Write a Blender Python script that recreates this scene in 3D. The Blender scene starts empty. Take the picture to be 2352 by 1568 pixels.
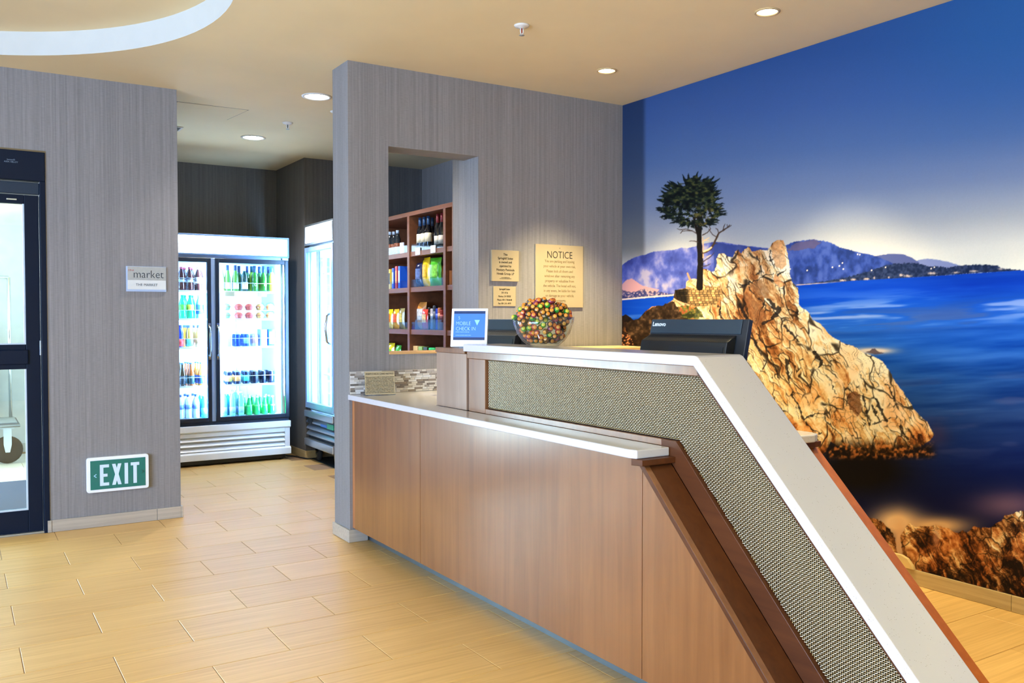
import bpy, math, random
import numpy as np
from mathutils import Vector, Matrix

random.seed(7)
rng = np.random.default_rng(11)
SC = bpy.context.scene
COL = SC.collection
R = math.radians
EYE = 1.32507
CH = 2.833                       # ceiling height

# ------------------------------------------------------------------ camera
cam = bpy.data.cameras.new('camera'); camo = bpy.data.objects.new('camera', cam)
COL.objects.link(camo)
cam.sensor_width = 36.0; cam.lens = 31.045; cam.clip_start = 0.02; cam.clip_end = 100
camo.location = (0, 0, EYE)
camo.rotation_euler = (R(90 - 1.4938), R(0.025), R(-32.2946))
SC.camera = camo

# ------------------------------------------------------------------ world, view, light
W = bpy.data.worlds.new('world'); SC.world = W; W.use_nodes = True
W.node_tree.nodes['Background'].inputs[0].default_value = (0.62, 0.78, 1.0, 1)
W.node_tree.nodes['Background'].inputs[1].default_value = 0.6
VS = SC.view_settings
VS.view_transform = 'Standard'; VS.look = 'None'; VS.gamma = 1.0; VS.use_curve_mapping = False
VS.exposure = 1.2
SC.cycles.max_bounces = 7; SC.cycles.diffuse_bounces = 4; SC.cycles.glossy_bounces = 4
SC.cycles.transmission_bounces = 7; SC.cycles.transparent_max_bounces = 16
SC.cycles.sample_clamp_indirect = 4.0; SC.cycles.caustics_reflective = False; SC.cycles.caustics_refractive = False
SC.cycles.use_denoising = True

DAY = (0.55, 0.75, 1.0); DAYB = (0.27, 0.50, 1.0); WARM = (1.0, 0.84, 0.47); COOL = (0.30, 0.56, 1.0)

def area(name, loc, to, sx, sy, power, color, spread=180):
    l = bpy.data.lights.new(name, 'AREA'); l.shape = 'RECTANGLE'; l.size = sx; l.size_y = sy
    l.energy = power; l.color = color; l.spread = R(spread)
    o = bpy.data.objects.new(name, l); COL.objects.link(o); o.location = loc
    d = Vector(to) - Vector(loc); o.rotation_euler = d.to_track_quat('-Z', 'Y').to_euler()
    return o
def spot(name, loc, to, power, color, cone=70, blend=0.6, r=0.04):
    l = bpy.data.lights.new(name, 'SPOT'); l.energy = power; l.color = color
    l.spot_size = R(cone); l.spot_blend = blend; l.shadow_soft_size = r
    o = bpy.data.objects.new(name, l); COL.objects.link(o); o.location = loc
    d = Vector(to) - Vector(loc); o.rotation_euler = d.to_track_quat('-Z', 'Y').to_euler()
    return o

# daylight through the lobby's window wall on the left, and through the entrance vestibule
area('window_daylight', (-4.9, 0.9, 1.40), (4, 3.9, 0.9), 4.8, 2.1, 400.0, (0.40, 0.60, 1.0))
area('rear_window_daylight', (-2.6, -3.9, 1.5), (-1.2, 4, 1.0), 2.6, 2.2, 40.5, (0.333, 0.613, 1.000))
# unseen area light added behind the camera to brighten the ceiling
area('lobby_uplight', (0.2, -0.6, 1.9), (0.2, -0.5, 9), 2.6, 2.2, 69.1, (0.875, 1.000, 0.562))
sun = bpy.data.lights.new('sun', 'SUN'); sun.energy = 28; sun.angle = R(0.6); sun.color = (1.0, 0.96, 0.9)
suno = bpy.data.objects.new('sun', sun); COL.objects.link(suno); suno.rotation_euler = Vector((-0.45, -0.75, -0.55)).to_track_quat('-Z', 'Y').to_euler()
area('entrance_daylight', (-1.85, 9.9, 1.3), (-1.7, 0, 0.9), 2.9, 2.4, 240, (0.72, 0.86, 1.0))
area('vestibule_daylight', (-3.3, 8.2, 1.4), (2, 8.4, 1.0), 3.0, 2.4, 70, (0.62, 0.82, 1.0))
# the warm lamps of the lobby, in and out of the picture: (x, y, watts, cone, aimed x offset)
LAMPS = [(3.382, 4.271, 205, 76), (3.405, 3.036, 100, 76), (3.41, 1.80, 62, 64), (3.41, 0.5, 46, 64)]
LOBBY = [(0.9, 1.6, 14), (-1.8, 1.2, 20), (0.7, -1.2, 16)]
MARKET = [(2.107, 5.817, 60), (2.132, 7.408, 60)]
FRIDGE_W = 46.0

# ------------------------------------------------------------------ helpers
def tag(o, label=None, cat=None, group=None, kind=None):
    if label: o['label'] = label
    if cat: o['category'] = cat
    if group: o['group'] = group
    if kind: o['kind'] = kind
    return o
def empty(name, loc=(0, 0, 0), rz=0.0):
    o = bpy.data.objects.new(name, None); o.empty_display_size = 0.05; COL.objects.link(o)
    o.location = loc; o.rotation_euler = (0, 0, rz); return o
def thing(name, label, cat, loc=(0, 0, 0), rz=0.0, group=None):
    return tag(empty(name, loc, rz), label, cat, group)

class MB:
    """collects faces, builds ONE mesh object"""
    def __init__(s): s.v = []; s.f = []; s.sm = []
    def add(s, vs, fs, smooth=False):
        n = len(s.v); s.v += [tuple(p) for p in vs]
        s.f += [tuple(i + n for i in f) for f in fs]; s.sm += [smooth] * len(fs); return s
    def box(s, x0, x1, y0, y1, z0, z1):
        return s.add([(x0, y0, z0), (x1, y0, z0), (x1, y1, z0), (x0, y1, z0), (x0, y0, z1), (x1, y0, z1), (x1, y1, z1), (x0, y1, z1)],
                     [(0, 3, 2, 1), (4, 5, 6, 7), (0, 1, 5, 4), (1, 2, 6, 5), (2, 3, 7, 6), (3, 0, 4, 7)])
    def prism(s, poly, axis, a0, a1):
        n = len(poly)
        def P(p, a): return (a, p[0], p[1]) if axis == 'x' else ((p[0], a, p[1]) if axis == 'y' else (p[0], p[1], a))
        vs = [P(p, a0) for p in poly] + [P(p, a1) for p in poly]
        ar = sum(poly[i][0] * poly[(i + 1) % n][1] - poly[(i + 1) % n][0] * poly[i][1] for i in range(n))
        flip = (ar > 0) != (a1 > a0); 
        if axis == 'y': flip = not flip
        fs = [tuple(range(n - 1, -1, -1)), tuple(range(n, 2 * n))] + [(i, (i + 1) % n, n + (i + 1) % n, n + i) for i in range(n)]
        if flip: fs = [tuple(reversed(f)) for f in fs]
        return s.add(vs, fs)
    def lathe(s, prof, seg=14, c=(0, 0, 0), smooth=True, sx=1.0, sy=1.0):
        vs = []; fs = []; m = len(prof)
        for (r, z) in prof:
            for k in range(seg):
                a = 2 * math.pi * k / seg
                vs.append((c[0] + r * sx * math.cos(a), c[1] + r * sy * math.sin(a), c[2] + z))
        for i in range(m - 1):
            for k in range(seg):
                k2 = (k + 1) % seg
                fs.append((i * seg + k, i * seg + k2, (i + 1) * seg + k2, (i + 1) * seg + k))
        s.add(vs, fs, smooth)
        n = len(s.v) - len(vs)
        if prof[0][0] > 1e-5: s.f.append(tuple(n + k for k in range(seg - 1, -1, -1))); s.sm.append(False)
        if prof[-1][0] > 1e-5: s.f.append(tuple(n + (m - 1) * seg + k for k in range(seg))); s.sm.append(False)
        return s
    def tube(s, pts, r, seg=8):
        pts = [Vector(p) for p in pts]; vs = []; fs = []; up = Vector((0, 0, 1)); last = None
        for i, p in enumerate(pts):
            d = (pts[min(i + 1, len(pts) - 1)] - pts[max(i - 1, 0)]).normalized()
            a = d.cross(up if abs(d.z) < 0.95 else Vector((1, 0, 0))).normalized()
            if last is not None and a.dot(last) < 0: a = -a
            last = a; b = d.cross(a)
            for k in range(seg):
                t = 2 * math.pi * k / seg
                vs.append(p + r * (math.cos(t) * a + math.sin(t) * b))
        for i in range(len(pts) - 1):
            for k in range(seg):
                k2 = (k + 1) % seg
                fs.append((i * seg + k, (i + 1) * seg + k, (i + 1) * seg + k2, i * seg + k2))
        fs.append(tuple(range(seg))); fs.append(tuple((len(pts) - 1) * seg + k for k in range(seg - 1, -1, -1)))
        return s.add(vs, fs, True)
    def mesh(s, name, mat):
        me = bpy.data.meshes.new(name); me.from_pydata(s.v, [], s.f)
        me.polygons.foreach_set('use_smooth', s.sm)
        if mat: me.materials.append(mat)
        me.update(); return me
    def build(s, name, mat, parent=None, bevel=0.0, loc=None, rot=None):
        o = bpy.data.objects.new(name, s.mesh(name, mat)); COL.objects.link(o)
        if parent is not None: join(o, parent)
        if loc is not None: o.location = loc
        if rot is not None: o.rotation_euler = rot
        if bevel > 0:
            b = o.modifiers.new('edge', 'BEVEL'); b.width = bevel; b.segments = 2; b.limit_method = 'ANGLE'; b.angle_limit = R(40)
        return o
def box(name, mat, x0, x1, y0, y1, z0, z1, parent=None, bevel=0.0):
    return MB().box(x0, x1, y0, y1, z0, z1).build(name, mat, parent, bevel)
KIDS = {}
def join(o, parent):
    o.parent = parent; KIDS.setdefault(parent.name, []).append(o); return o
def copy(o, parent=None):
    """a copy of an object and of its parts (mesh data shared)"""
    c = o.copy(); COL.objects.link(c)
    if parent is not None: join(c, parent)
    for ch in KIDS.get(o.name, []): copy(ch, c)
    return c

TEXTS = []
def text(name, body, size, mat, loc, rot, parent=None, align='CENTER', offset=0.0, ext=0.0006, sx=1.0, space=1.0, line=1.0):
    c = bpy.data.curves.new(name, 'FONT'); c.body = body; c.size = size; c.align_x = align; c.align_y = 'CENTER'
    c.offset = offset; c.extrude = ext; c.space_character = space; c.space_line = line; c.resolution_u = 3
    c.materials.append(mat)
    o = bpy.data.objects.new(name, c); COL.objects.link(o); o.location = loc; o.rotation_euler = rot; o.scale = (sx, 1, 1)
    if parent is not None: join(o, parent)
    TEXTS.append(o)
    return o
def texts_to_meshes():
    dg = bpy.context.evaluated_depsgraph_get()
    for o in TEXTS:
        me = bpy.data.meshes.new_from_object(o.evaluated_get(dg)); n = bpy.data.objects.new(o.name + '_', me); COL.objects.link(n)
        n.location = o.location; n.rotation_euler = o.rotation_euler; n.scale = o.scale; n.parent = o.parent
        nm = o.name; bpy.data.objects.remove(o); n.name = nm

# ------------------------------------------------------------------ materials
def s2l(c):
    return tuple(((v / 255) / 12.92 if v / 255 <= 0.04045 else ((v / 255 + 0.055) / 1.055) ** 2.4) for v in c[:3]) + (1,)
class M:
    def __init__(s, name):
        s.m = bpy.data.materials.new(name); s.m.use_nodes = True; s.t = s.m.node_tree; s.n = s.t.nodes; s.l = s.t.links
        s.b = s.n['Principled BSDF']; s.out = s.n['Material Output']
    def node(s, t, **kw):
        n = s.n.new(t)
        for k, v in kw.items():
            if k.startswith('i_'):
                key = k[2:]; key = int(key) if key.isdigit() else key
                n.inputs[key].default_value = v
            else: setattr(n, k, v)
        return n
    def set(s, **kw):
        names = dict(color='Base Color', rough='Roughness', metal='Metallic', coat='Coat Weight', coatr='Coat Roughness',
                     spec='Specular IOR Level', trans='Transmission Weight', ior='IOR', alpha='Alpha', em='Emission Color', es='Emission Strength', sheen='Sheen Weight')
        for k, v in kw.items(): s.b.inputs[names[k]].default_value = v
        return s
    def link(s, a, b): s.l.new(a, b); return s
def plain(name, rgb, rough=0.5, metal=0.0, var=0.06, scale=9.0, **kw):
    """a colour with a faint procedural mottling"""
    m = M(name); m.set(rough=rough, metal=metal, **kw)
    c = s2l(rgb)
    tc = m.node('ShaderNodeTexCoord'); nz = m.node('ShaderNodeTexNoise', i_Scale=scale, i_Detail=3.0)
    m.link(tc.outputs['Object'], nz.inputs['Vector'])
    rp = m.node('ShaderNodeValToRGB')
    rp.color_ramp.elements[0].position = 0.3; rp.color_ramp.elements[1].position = 0.7
    rp.color_ramp.elements[0].color = tuple(x * (1 - var) for x in c[:3]) + (1,)
    rp.color_ramp.elements[1].color = tuple(min(1, x * (1 + var)) for x in c[:3]) + (1,)
    m.link(nz.outputs['Fac'], rp.inputs['Fac']); m.link(rp.outputs['Color'], m.b.inputs['Base Color'])
    return m.m
def emit(name, rgb, strength, rough=0.4):
    m = M(name); c = s2l(rgb); m.set(color=c, em=c, es=strength, rough=rough); return m.m
def glass(name, tint=(1, 1, 1), refl=1.0, rough=0.0, density=0.0):
    """thin pane: lets light straight through, mirrors by Fresnel"""
    m = M(name); m.n.remove(m.b)
    tr = m.node('ShaderNodeBsdfTransparent'); tr.inputs[0].default_value = tuple(tint) + (1,)
    gl = m.node('ShaderNodeBsdfGlossy'); gl.inputs['Roughness'].default_value = rough
    fr = m.node('ShaderNodeFresnel'); ge = m.node('ShaderNodeNewGeometry'); io = m.node('ShaderNodeMath', operation='MULTIPLY_ADD'); io.inputs[1].default_value = 1 / 1.5 - 1.5; io.inputs[2].default_value = 1.5
    m.link(ge.outputs['Backfacing'], io.inputs[0]); m.link(io.outputs[0], fr.inputs['IOR']); mu = m.node('ShaderNodeMath', operation='MULTIPLY'); mu.inputs[1].default_value = refl
    ad = m.node('ShaderNodeMath', operation='ADD'); ad.inputs[1].default_value = density; ad.use_clamp = True
    mx = m.node('ShaderNodeMixShader')
    m.link(fr.outputs[0], mu.inputs[0]); m.link(mu.outputs[0], ad.inputs[0]); m.link(ad.outputs[0], mx.inputs[0])
    m.link(tr.outputs[0], mx.inputs[1]); m.link(gl.outputs[0], mx.inputs[2]); m.link(mx.outputs[0], m.out.inputs[0])
    return m.m
def wood(name, dark, light, axis='z', rough=0.35, coat=0.0, coatr=0.1, scale=1.0, spec=0.5):
    m = M(name); m.set(rough=rough, coat=coat, coatr=coatr, spec=spec)
    ge = m.node('ShaderNodeNewGeometry'); mp = m.node('ShaderNodeMapping')
    sc = {'z': (22, 22, 1.1), 'y': (22, 1.1, 22), 'x': (1.1, 22, 22)}[axis]
    mp.inputs['Scale'].default_value = tuple(v * scale for v in sc)
    m.link(ge.outputs['Position'], mp.inputs[0])
    n1 = m.node('ShaderNodeTexNoise', i_Scale=1.0, i_Detail=6.0, i_Roughness=0.62, i_Distortion=0.6); m.link(mp.outputs[0], n1.inputs['Vector'])
    n2 = m.node('ShaderNodeTexNoise', i_Scale=2.2, i_Detail=3.0); m.link(ge.outputs['Position'], n2.inputs['Vector'])
    mx = m.node('ShaderNodeMix', data_type='FLOAT'); mx.inputs[0].default_value = 0.4
    m.link(n1.outputs['Fac'], mx.inputs[2]); m.link(n2.outputs['Fac'], mx.inputs[3])
    rp = m.node('ShaderNodeValToRGB'); rp.color_ramp.elements[0].position = 0.32; rp.color_ramp.elements[1].position = 0.68
    rp.color_ramp.elements[0].color = s2l(dark); rp.color_ramp.elements[1].color = s2l(light)
    m.link(mx.outputs[0], rp.inputs['Fac']); m.link(rp.outputs['Color'], m.b.inputs['Base Color'])
    return m.m
def wallcover(name, dark, light, rough=0.75):
    """woven vinyl with vertical threads"""
    m = M(name); m.set(rough=rough, spec=0.25)
    ge = m.node('ShaderNodeNewGeometry'); sp = m.node('ShaderNodeSeparateXYZ'); m.link(ge.outputs['Position'], sp.inputs[0])
    ad = m.node('ShaderNodeMath', operation='ADD'); m.link(sp.outputs[0], ad.inputs[0]); m.link(sp.outputs[1], ad.inputs[1])
    cb = m.node('ShaderNodeCombineXYZ'); m.link(ad.outputs[0], cb.inputs[0]); m.link(sp.outputs[2], cb.inputs[2])
    def nz(sx, sz, det):
        mp = m.node('ShaderNodeMapping'); mp.inputs['Scale'].default_value = (sx, 1, sz); m.link(cb.outputs[0], mp.inputs[0])
        n = m.node('ShaderNodeTexNoise', i_Scale=1.0, i_Detail=det, i_Roughness=0.6); m.link(mp.outputs[0], n.inputs['Vector']); return n.outputs['Fac']
    a, b, c = nz(75, 0.25, 4.0), nz(260, 5, 2.0), nz(30, 420, 2.0)
    m1 = m.node('ShaderNodeMix', data_type='FLOAT'); m1.inputs[0].default_value = 0.42; m.link(a, m1.inputs[2]); m.link(b, m1.inputs[3])
    m2 = m.node('ShaderNodeMix', data_type='FLOAT'); m2.inputs[0].default_value = 0.25; m.link(m1.outputs[0], m2.inputs[2]); m.link(c, m2.inputs[3])
    rp = m.node('ShaderNodeValToRGB'); rp.color_ramp.elements[0].position = 0.36; rp.color_ramp.elements[1].position = 0.62
    rp.color_ramp.elements[0].color = s2l(dark); rp.color_ramp.elements[1].color = s2l(light)
    m.link(m2.outputs[0], rp.inputs['Fac']); m.link(rp.outputs['Color'], m.b.inputs['Base Color'])
    return m.m
def porcelain(name, dark, light, rough=0.32, along='x'):
    """wood-look porcelain tile, each tile a little different"""
    m = M(name); m.set(rough=rough, spec=0.5)
    ge = m.node('ShaderNodeNewGeometry'); mp = m.node('ShaderNodeMapping'); m.link(ge.outputs['Position'], mp.inputs[0])
    mp.inputs['Scale'].default_value = (1.6, 60, 60) if along == 'x' else (60, 1.6, 60)
    n1 = m.node('ShaderNodeTexNoise', i_Scale=1.0, i_Detail=5.0, i_Roughness=0.65, i_Distortion=0.4); m.link(mp.outputs[0], n1.inputs['Vector'])
    oi = m.node('ShaderNodeObjectInfo')
    ma = m.node('ShaderNodeMath', operation='MULTIPLY_ADD'); ma.inputs[1].default_value = 0.14; m.link(oi.outputs['Random'], ma.inputs[0]); m.link(n1.outputs['Fac'], ma.inputs[2])
    rp = m.node('ShaderNodeValToRGB'); rp.color_ramp.elements[0].position = 0.36; rp.color_ramp.elements[1].position = 0.80
    rp.color_ramp.elements[0].color = s2l(dark); rp.color_ramp.elements[1].color = s2l(light)
    m.link(ma.outputs[0], rp.inputs['Fac']); m.link(rp.outputs['Color'], m.b.inputs['Base Color'])
    return m.m
def quartz(name, base, fleck, rough=0.16):
    m = M(name); m.set(rough=rough, spec=0.5)
    ge = m.node('ShaderNodeNewGeometry')
    v = m.node('ShaderNodeTexVoronoi', i_Scale=150.0); m.link(ge.outputs['Position'], v.inputs['Vector'])
    n = m.node('ShaderNodeTexNoise', i_Scale=40.0, i_Detail=2.0); m.link(ge.outputs['Position'], n.inputs['Vector'])
    lt = m.node('ShaderNodeMath', operation='LESS_THAN'); lt.inputs[1].default_value = 0.16; m.link(v.outputs['Distance'], lt.inputs[0])
    gt = m.node('ShaderNodeMath', operation='GREATER_THAN'); gt.inputs[1].default_value = 0.56; m.link(n.outputs['Fac'], gt.inputs[0])
    mu = m.node('ShaderNodeMath', operation='MULTIPLY'); m.link(lt.outputs[0], mu.inputs[0]); m.link(gt.outputs[0], mu.inputs[1])
    mx = m.node('ShaderNodeMix', data_type='RGBA'); mx.inputs[6].default_value = s2l(base); mx.inputs[7].default_value = s2l(fleck)
    m.link(mu.outputs[0], mx.inputs[0]); m.link(mx.outputs[2], m.b.inputs['Base Color'])
    return m.m

MT = dict(
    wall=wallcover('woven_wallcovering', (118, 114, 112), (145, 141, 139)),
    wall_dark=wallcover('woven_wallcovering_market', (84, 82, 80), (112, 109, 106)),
    vest=plain('vestibule_paint', (196, 200, 200), 0.7),
    ceil=plain('ceiling_paint', (230, 212, 172), 0.85, var=0.02, scale=3),
    cove=plain('cove_paint', (196, 196, 188), 0.85, var=0.02),
    tile=porcelain('floor_porcelain', (190, 148, 86), (218, 178, 112), 0.42),
    tilev=porcelain('vestibule_porcelain', (206, 198, 184), (228, 222, 210)),
    base=porcelain('base_porcelain', (160, 150, 136), (190, 178, 160), 0.4),
    base2=porcelain('base_porcelain_desk_side', (172, 148, 104), (200, 176, 130), 0.4, 'y'),
    grout=plain('grout', (150, 118, 84), 0.9),
    wood=wood('stained_maple', (110, 64, 32), (140, 90, 50), rough=0.33, coat=1.0, coatr=0.16),
    wood_end=wood('stained_maple_end', (66, 32, 12), (92, 50, 22), axis='y', rough=0.45, coat=0.1, coatr=0.25, spec=0.3),
    wood_shelf=wood('shelf_wood', (96, 56, 32), (132, 80, 50), axis='y', rough=0.45),
    quartz=quartz('pale_quartz', (200, 196, 200), (152, 146, 138)),
    steel=plain('brushed_steel', (150, 156, 160), 0.28, 1.0, 0.05, 40),
    chrome=plain('chrome', (220, 224, 228), 0.08, 1.0, 0.02),
    mesh=plain('woven_metal', (176, 166, 142), 0.22, 1.0, 0.05, 60),
    black=plain('black_plastic', (16, 18, 22), 0.42),
    black2=plain('charcoal_plastic', (34, 38, 44), 0.35),
    rubber=plain('black_rubber', (24, 25, 27), 0.8),
    door=plain('dark_anodised_metal', (2, 17, 38), 0.5, spec=0.2),
    white=plain('white_enamel', (232, 236, 240), 0.35, var=0.02),
    white_pl=plain('white_plastic', (236, 240, 242), 0.3, var=0.01),
    silver=plain('silver_trim', (178, 184, 190), 0.3, 0.8, 0.03),
    liner=plain('cooler_liner', (226, 238, 246), 0.5, var=0.02),
    sign=plain('cream_sign', (172, 154, 118), 0.5, var=0.015),
    ink=plain('dark_ink', (42, 36, 28), 0.6),
    ink2=plain('brown_ink', (120, 100, 64), 0.6),
    pane=glass('clear_pane', (0.94, 0.98, 0.98), 1.0),
    pane_ent=glass('entrance_pane', (0.86, 0.95, 0.95), 1.0, density=0.03),
    acryl=glass('clear_acrylic', (0.86, 0.92, 0.97), 0.35, density=0.01, rough=0.05),
    bowl=glass('bowl_glass', (0.93, 0.97, 0.98), 1.0, density=0.02),
    lamp=emit('lamp_lens', (255, 236, 200), 9.0),
    lampc=emit('lamp_lens_cool', (255, 250, 240), 9.0),
    trim=plain('lamp_trim', (200, 176, 128), 0.4),
    trimc=plain('lamp_trim_white', (214, 212, 208), 0.4),
)
def pl(name, rgb, rough=0.4, **kw):
    k = 'c_' + name
    if k not in MT: MT[k] = plain(name, rgb, rough, **kw)
    return MT[k]
# ================================================================== THE SETTING
YA, YB, XM = 6.137, 4.906, 4.03
def struct(o): return tag(o, kind='structure')

# ---- floor: one grout bed, every visible tile a part, the rest joined
TW, TL, U0, V0 = 0.3065, 0.6105, 0.2049, 4.0443
floor = struct(box('floor', MT['grout'], -5.2, 4.4, -4.2, 10.2, -0.12, -0.0025))
def tile_mesh(name, mat, w=TL, h=TW, g=0.0016, t=0.0085, c=0.0012):
    x, y = w / 2 - g, h / 2 - g
    vs = [(-x, -y, -t), (x, -y, -t), (x, y, -t), (-x, y, -t), (-x, -y, -c), (x, -y, -c), (x, y, -c), (-x, y, -c),
          (-x + c, -y + c, 0), (x - c, -y + c, 0), (x - c, y - c, 0), (-x + c, y - c, 0)]
    fs = [(0, 1, 5, 4), (1, 2, 6, 5), (2, 3, 7, 6), (3, 0, 4, 7), (4, 5, 9, 8), (5, 6, 10, 9), (6, 7, 11, 10), (7, 4, 8, 11), (8, 9, 10, 11)]
    me = bpy.data.meshes.new(name); me.from_pydata(vs, [], fs); me.materials.append(mat); me.polygons.foreach_set('use_smooth', [False] * len(fs)); return me
TM = tile_mesh('tile', MT['tile']); TV = tile_mesh('tile', MT['tilev'])
def in_view(x, y, m=0.12):
    c, s = math.cos(R(32.2946)), math.sin(R(32.2946))
    d = y * c + x * s
    if d < 1.2: return False
    u = (x * c - y * s) / d; v = (0 - EYE) / d + 0.0261
    return abs(u) < 0.58 + 0.32 / d and v > -0.3866 - 0.42 / d
rest = MB(); restv = MB()
for k in range(-20, 27):
    yc = V0 - TW * (k + 0.5)
    for n in range(16):
        xc = U0 + 0.30525 * k + TL * n + TL / 2
        xc = ((xc + 5.2) % (16 * TL)) - 5.2
        if not (-5.0 < xc < 4.2 and -4.0 < yc < 10.0): continue
        vest = yc > YA + 0.15 and xc < 0.98
        if yc > YA - 0.1 and not vest and not (1.0 < xc < 2.95 and yc < 8.95): continue
        if 2.40 < xc < 2.60 and yc > 1.7 and yc < YB + 0.2: continue
        vis = in_view(xc, yc)
        if vis and not (vest and xc < -0.15):
            o = bpy.data.objects.new('tile', TV if vest else TM); COL.objects.link(o); o.location = (xc, yc, 0); join(o, floor)
        else:
            b = restv if vest else rest; x, y, g = TL / 2, TW / 2, 0.0016
            b.add([(xc - x + g, yc - y + g, 0), (xc + x - g, yc - y + g, 0), (xc + x - g, yc + y - g, 0), (xc - x + g, yc + y - g, 0)], [(0, 1, 2, 3)])
tag(rest.build('tile_field', MT['tile'], floor), kind='stuff')
tag(restv.build('tile_field', MT['tilev'], floor), kind='stuff')

# ---- ceiling with a round recess
CX, CY, CR, CHT = -0.412, 4.45, 1.563, 0.135
X0, X1, Y0, Y1 = -5.2, 4.4, -4.2, 10.2
angs = sorted([2 * math.pi * k / 120 for k in range(120)] + [math.atan2(y - CY, x - CX) % (2 * math.pi) for x in (X0, X1) for y in (Y0, Y1)])
vs = []; fs = []
for a in angs:
    ca, sa = math.cos(a), math.sin(a)
    t = min([(X1 - CX) / ca if ca > 1e-9 else ((X0 - CX) / ca if ca < -1e-9 else 1e9), (Y1 - CY) / sa if sa > 1e-9 else ((Y0 - CY) / sa if sa < -1e-9 else 1e9)])
    vs += [(CX + CR * ca, CY + CR * sa, CH), (CX + t * ca, CY + t * sa, CH)]
n = len(angs)
for i in range(n):
    j = (i + 1) % n; fs.append((2 * i, 2 * j, 2 * j + 1, 2 * i + 1))
top = [(x, y, CH + 0.3) for (x, y) in ((X0, Y0), (X1, Y0), (X1, Y1), (X0, Y1))]
fs.append((2 * n, 2 * n + 1, 2 * n + 2, 2 * n + 3))
ceiling = struct(MB().add(vs + top, fs).build('ceiling', MT['ceil']))
cw = MB(); ring = [(CX + CR * math.cos(2 * math.pi * k / 96), CY + CR * math.sin(2 * math.pi * k / 96)) for k in range(96)]
cw.add([(x, y, CH) for x, y in ring] + [(x, y, CH + CHT) for x, y in ring], [(k, (k + 1) % 96, 96 + (k + 1) % 96, 96 + k) for k in range(96)], True)
cw.build('recess_side', MT['cove'], ceiling)
MB().add([(x, y, CH + CHT) for x, y in ring], [tuple(range(95, -1, -1))]).build('recess_top', MT['ceil'], ceiling)
hp = MB()      # access hatch set in the ceiling: a raised lid with a shadow gap
hp.prism([(1.30, 6.86), (1.77, 6.85), (1.82, 6.46), (1.34, 6.47)], 'z', CH - 0.003, CH + 0.01)
hp.build('access_hatch', MT['ceil'], ceiling)
MB().prism([(1.293, 6.868), (1.777, 6.858), (1.828, 6.452), (1.333, 6.462)], 'z', CH - 0.0008, CH + 0.01).build('hatch_gap', pl('hatch_shadow_gap', (150, 140, 126), 0.9), ceiling)

# ---- walls
wl = MB()
wl.box(0.487, 1.264, YA, YA + 0.15, 0, CH); wl.box(1.114, 1.264, YA + 0.15, 9.0, 0, CH)
wl.box(-1.75, 0.487, YA, YA + 0.15, 2.352, CH); wl.box(-5.0, -1.75, YA, YA + 0.15, 0, CH)
wall_left = struct(wl.build('wall_left', MT['wall']))
wb = MB()
wb.box(1.966, 2.222, YB, YB + 0.245, 0, CH); wb.box(2.222, 2.847, YB, YB + 0.19, 2.36, CH); wb.box(2.222, 2.847, YB, YB + 0.19, 0, 1.108)
wb.box(2.847, XM + 0.1, YB, YB + 0.345, 0, CH)
wall_back = struct(wb.build('wall_back', MT['wall']))
box('sill', wood('sill_wood', (196, 150, 92), (220, 176, 116), 'x', 0.4), 2.222, 2.847, YB - 0.006, YB + 0.20, 1.108, 1.121, wall_back, 0.002)
wall_right = struct(box('wall_right', MT['wall'], XM, XM + 0.15, -4.0, 10.0, 0, CH))
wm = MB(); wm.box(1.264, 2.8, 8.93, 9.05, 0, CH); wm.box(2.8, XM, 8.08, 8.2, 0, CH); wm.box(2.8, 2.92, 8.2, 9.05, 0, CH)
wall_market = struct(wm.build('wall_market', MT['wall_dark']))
wv = MB(); wv.box(0.98, 1.114, YA + 0.15, 10.15, 0, CH); wv.box(-0.25, 0.98, 10.0, 10.15, 0, CH); wv.box(-3.6, -3.45, YA + 0.15, 10.15, 0, CH); wv.box(-3.45, -0.25, 10.0, 10.15, 2.55, CH)
struct(wv.build('wall_vestibule', MT['vest']))
wr = MB(); wr.box(-5.15, XM, -4.15, -4.0, 0, CH); wr.box(-5.15, -5.0, -4.0, -1.6, 0, CH); wr.box(-5.15, -5.0, 3.4, YA, 0, CH); wr.box(-5.15, -5.0, -1.6, 3.4, 0, 0.3); wr.box(-5.15, -5.0, -1.6, 3.4, 2.6, CH)
struct(wr.build('wall_rear', MT['vest']))

# ---- tile baseboards, each length a piece
def baseboard(name, mat, runs, h=0.075, t=0.012, L=0.61):
    root = None
    for (x0, y0, x1, y1, nx, ny, off) in runs:      # nx,ny: the way it faces
        D = math.hypot(x1 - x0, y1 - y0); ux, uy = (x1 - x0) / D, (y1 - y0) / D
        cuts = [0.0] + [c for c in np.arange(off, D, L) if 0.02 < c < D - 0.02] + [D]
        for a, b in zip(cuts[:-1], cuts[1:]):
            a += 0.001; b -= 0.001
            P = [(x0 + ux * a, y0 + uy * a), (x0 + ux * b, y0 + uy * b), (x0 + ux * b + nx * t, y0 + uy * b + ny * t), (x0 + ux * a + nx * t, y0 + uy * a + ny * t)]
            o = MB().prism(P, 'z', 0.001, h).build('base_tile' if root else name, mat, root, 0.0015)
            if root is None: root = struct(o)
    return root
baseboard('baseboard_left', MT['base'], [(0.497, YA, 1.264, YA, 0, -1, 0.616), (1.264, YA - 0.012, 1.264, 8.9, 1, 0, 0.4), (0.473, YA - 0.003, 0.4975, YA - 0.003, 0, -1, 9)])
baseboard('baseboard_back', MT['base'], [(1.954, YB, 2.076, YB, 0, -1, 9), (1.966, YB - 0.012, 1.966, YB + 0.257, -1, 0, 9), (2.9, YB, XM, YB, 0, -1, 0.3)])
baseboard('baseboard_right', MT['base2'], [(XM, -1.0, XM, YB, -1, 0, 0.09)])
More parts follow.
